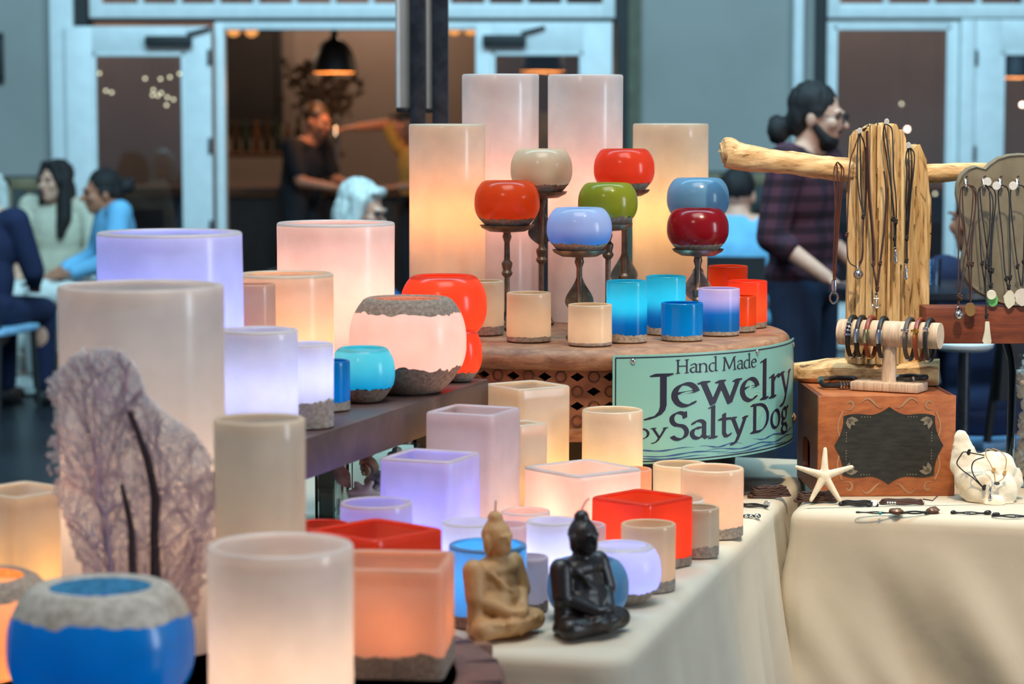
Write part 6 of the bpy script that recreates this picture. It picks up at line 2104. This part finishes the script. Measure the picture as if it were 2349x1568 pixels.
def chair(label, x, y, yaw, mat, seatmat, zs=.44):
    t = thing('chair', label, 'chair', (x, y, 0), math.radians(yaw))
    MB().box((0, 0, zs), (.42, .42, .035), bevel=.012).build('seat', seatmat, t)
    for (sx_, sy_) in ((-1, -1), (1, -1)):
        MB().tube([(sx_ * .18, sy_ * .18, zs), (sx_ * .20, sy_ * .20, 0)], .014).build('leg', mat, t)
    for sx_ in (-1, 1):
        MB().tube([(sx_ * .19, .24, 0), (sx_ * .18, .19, zs), (sx_ * .17, .25, .86)], .014).build('leg', mat, t)
    b = MB()
    vs = []; fs = []
    for i in range(11):
        xx = -.19 + .38 * i / 10; yy = .235 + .03 * math.cos((i - 5) / 5 * 1.3)
        for (dy, z) in ((0, .60), (0, .87), (.018, .87), (.018, .60)): vs.append((xx, yy + dy + (z - .6) * .08, z))
    for i in range(10):
        for k in range(4): fs.append((i * 4 + k, i * 4 + (k + 1) % 4, i * 4 + 4 + (k + 1) % 4, i * 4 + 4 + k))
    fs += [(0, 1, 2, 3), (43, 42, 41, 40)]
    b.add(vs, fs).build('backrest', mat, t)
    return t


# man in plaid, standing, facing right with his back half to us
mp_ = P(1830, 250, 8.9)
J = STAND(); J['head'] = (0, -.04, 1.575); J['el'] = [(-.24, .05, 1.13), (.24, .05, 1.13)]; J['ha'] = [(-.20, -.16, .98), (.20, -.16, .98)]
person('bearded man with hair tied back in a dark plaid shirt', (mp_.x + .04, 8.9, 0), 62, J, plaid('plaid_shirt', S(92, 46, 58), S(66, 38, 52), S(170, 150, 160), 105), JEAN, HB, hairstyle='ponytail', beard=HB, glasses=True, sleeve='rolled', headyaw=10, headpitch=4, bulk=1.08, scale=.965)

# two women and a grey haired guest at the left
wa = P(128, 430, 13.9)
J = SIT(); J['head'] = (0, -.06, 1.13); J['kn'] = [(-.10, -.42, .52), (.10, -.44, .56)]; J['an'] = [(-.11, -.38, .08), (-.02, -.62, .22)]
person('woman with long dark hair in a cream cardigan on the left', (wa.x, 14.0, 0), -12, J, CREAMC, WHITEC, HB, hairstyle='long', headyaw=-25, headpitch=-3, shoes=WHITEC)
chair('dark chair of the woman in the cream cardigan', wa.x, 14.03, -12, M_DARK, M_DARK)
wb = P(232, 440, 13.3)
J = SIT(); J['head'] = (0, -.07, 1.09); J['kn'] = [(-.10, -.42, .52), (.10, -.44, .56)]
person('woman with a hair bun in a light blue top facing left', (wb.x + .06, 13.35, 0), -70, J, SKYC, WHITEC, HB, hairstyle='bun', headpitch=3, shoes=WHITEC, skin=SKIN2)
chair('dark chair of the woman with the hair bun', wb.x + .09, 13.36, -70, M_DARK, M_DARK)
wc = P(2, 450, 12.2)
J = SIT(); J['head'] = (0, -.05, 1.11)
person('grey haired guest in navy cut by the left edge', (wc.x - .10, 12.25, 0), 165, J, NAVY, NAVY, HG, hairstyle='bob')
chair('pale blue seated chair of the guest in navy', wc.x - .10, 12.21, 165, M_DARK, plain('pale_blue_vinyl', S(150, 196, 226), .5))

# silver haired woman in the middle, face turned down to the right
wd = P(800, 440, 10.3)
J = SIT(); J['head'] = (0, -.06, 1.12)
person('silver haired woman with glasses behind the pink pillar candle', (wd.x, 10.3, 0), 72, J, BLUEC, JEAN, HG, hairstyle='bob', glasses=True, headpitch=14, scale=1.0)
chair('dark chair of the silver haired woman', wd.x - .02, 10.31, 72, M_DARK, M_DARK)

# bar staff
ba = P(690, 300, 17.3)
J = STAND(); J['head'] = (0, -.14, 1.46); J['neck'] = (0, -.07, 1.33); J['chest'] = (0, -.02, 1.16); J['sh'] = [(-.19, -.04, 1.29), (.19, -.04, 1.29)]; J['el'] = [(-.22, -.14, 1.04), (.22, -.14, 1.04)]; J['ha'] = [(-.12, -.36, 1.0), (.12, -.36, 1.0)]
person('bar worker in black leaning over behind the open doorway', (ba.x, 17.35, 0), 60, J, BLACKC, BLACKC, HD, hairstyle='short', sleeve='short', headpitch=12, skin=SKIN2, bulk=1.12)
bb = P(900, 330, 17.3)
J = STAND(); J['head'] = (0, -.08, 1.45); J['neck'] = (0, -.02, 1.31); J['chest'] = (0, .0, 1.14); J['sh'] = [(-.19, -.0, 1.27), (.19, -.0, 1.27)]; J['el'] = [(-.30, -.06, 1.44), (.27, -.02, 1.02)]; J['ha'] = [(-.36, -.28, 1.42), (.16, -.26, 1.0)]
person('second bar worker with a raised arm and olive shirt', (bb.x + .17, 17.4, 0), -55, J, OLIVEC, BLACKC, HB, hairstyle='cap', sleeve='short', skin=SKIN2)

# guest behind the blue globe candle, and a guest in navy behind the bust
wg = P(1690, 450, 11.5)
J = SIT(); J['head'] = (0, -.05, 1.14)
person('guest in a pale blue shirt seated behind the blue globe candle', (wg.x, 11.5, 0), 165, J, SKYC, JEAN, HB, hairstyle='short')
chair('dark chair of the guest in the pale blue shirt', wg.x - .01, 11.47, 165, M_DARK, M_DARK)
wn = P(2262, 500, 8.2)
J = SIT(); J['head'] = (0, -.05, 1.17)
person('guest in navy seated behind the grey jewellery bust', (wn.x, 8.2, 0), -150, J, NAVY, NAVY, HD, hairstyle='short', skin=SKIN2, bulk=1.1)
chair('chair with pale blue seat behind the timber block', wn.x + .02, 8.17, -150, M_DARK, plain('pale_blue_seat', S(120, 160, 196), .5))

# a cafe table with a glass and a white pedestal dish in the background
ctb = thing('cafe_table', 'dark round cafe table behind the driftwood stand', 'table', (P(2130, 650, 7.6).x, 7.6, 0))
zt_ = P(2130, 655, 7.6).z
MB().lathe([(.30, zt_ - .03), (.31, zt_ - .02), (.31, zt_ - .002), (.305, zt_)], 48).build('table_top', plain('cafe_dark', S(30, 32, 40), .35), ctb)
MB().lathe([(.2, 0), (.2, .02), (.03, .04), (.03, zt_ - .03)], 28).build('pedestal', M_DARK, ctb)
gl_ = P(2140, 652, 7.6)
dg = MB().lathe([(.024, 0.0005), (.028, .085), (.0265, .085), (.0225, .006)], 28, cap1=False).build('drinking_glass', pane_glass('tumbler', (.7, .88, 1, 1), .14), None, loc=(gl_.x, 7.6, zt_)); tag(dg, 'small clear drinking glass on the dark cafe table', 'glass')
wp = P(2212, 790, 7.0); 
stl = thing('white_stool', 'white round stool seat showing under the timber block', 'stool', (wp.x, 7.0, 0))
MB().lathe([(.02, wp.z - .02), (.07, wp.z - .016), (.083, wp.z - .006), (.085, wp.z + .004), (.08, wp.z + .008)], 40).build('seat', M_WHITE, stl)
MB().lathe([(.14, 0), (.14, .012), (.018, .03), (.018, wp.z - .018)], 24).build('pedestal', M_STEEL, stl)
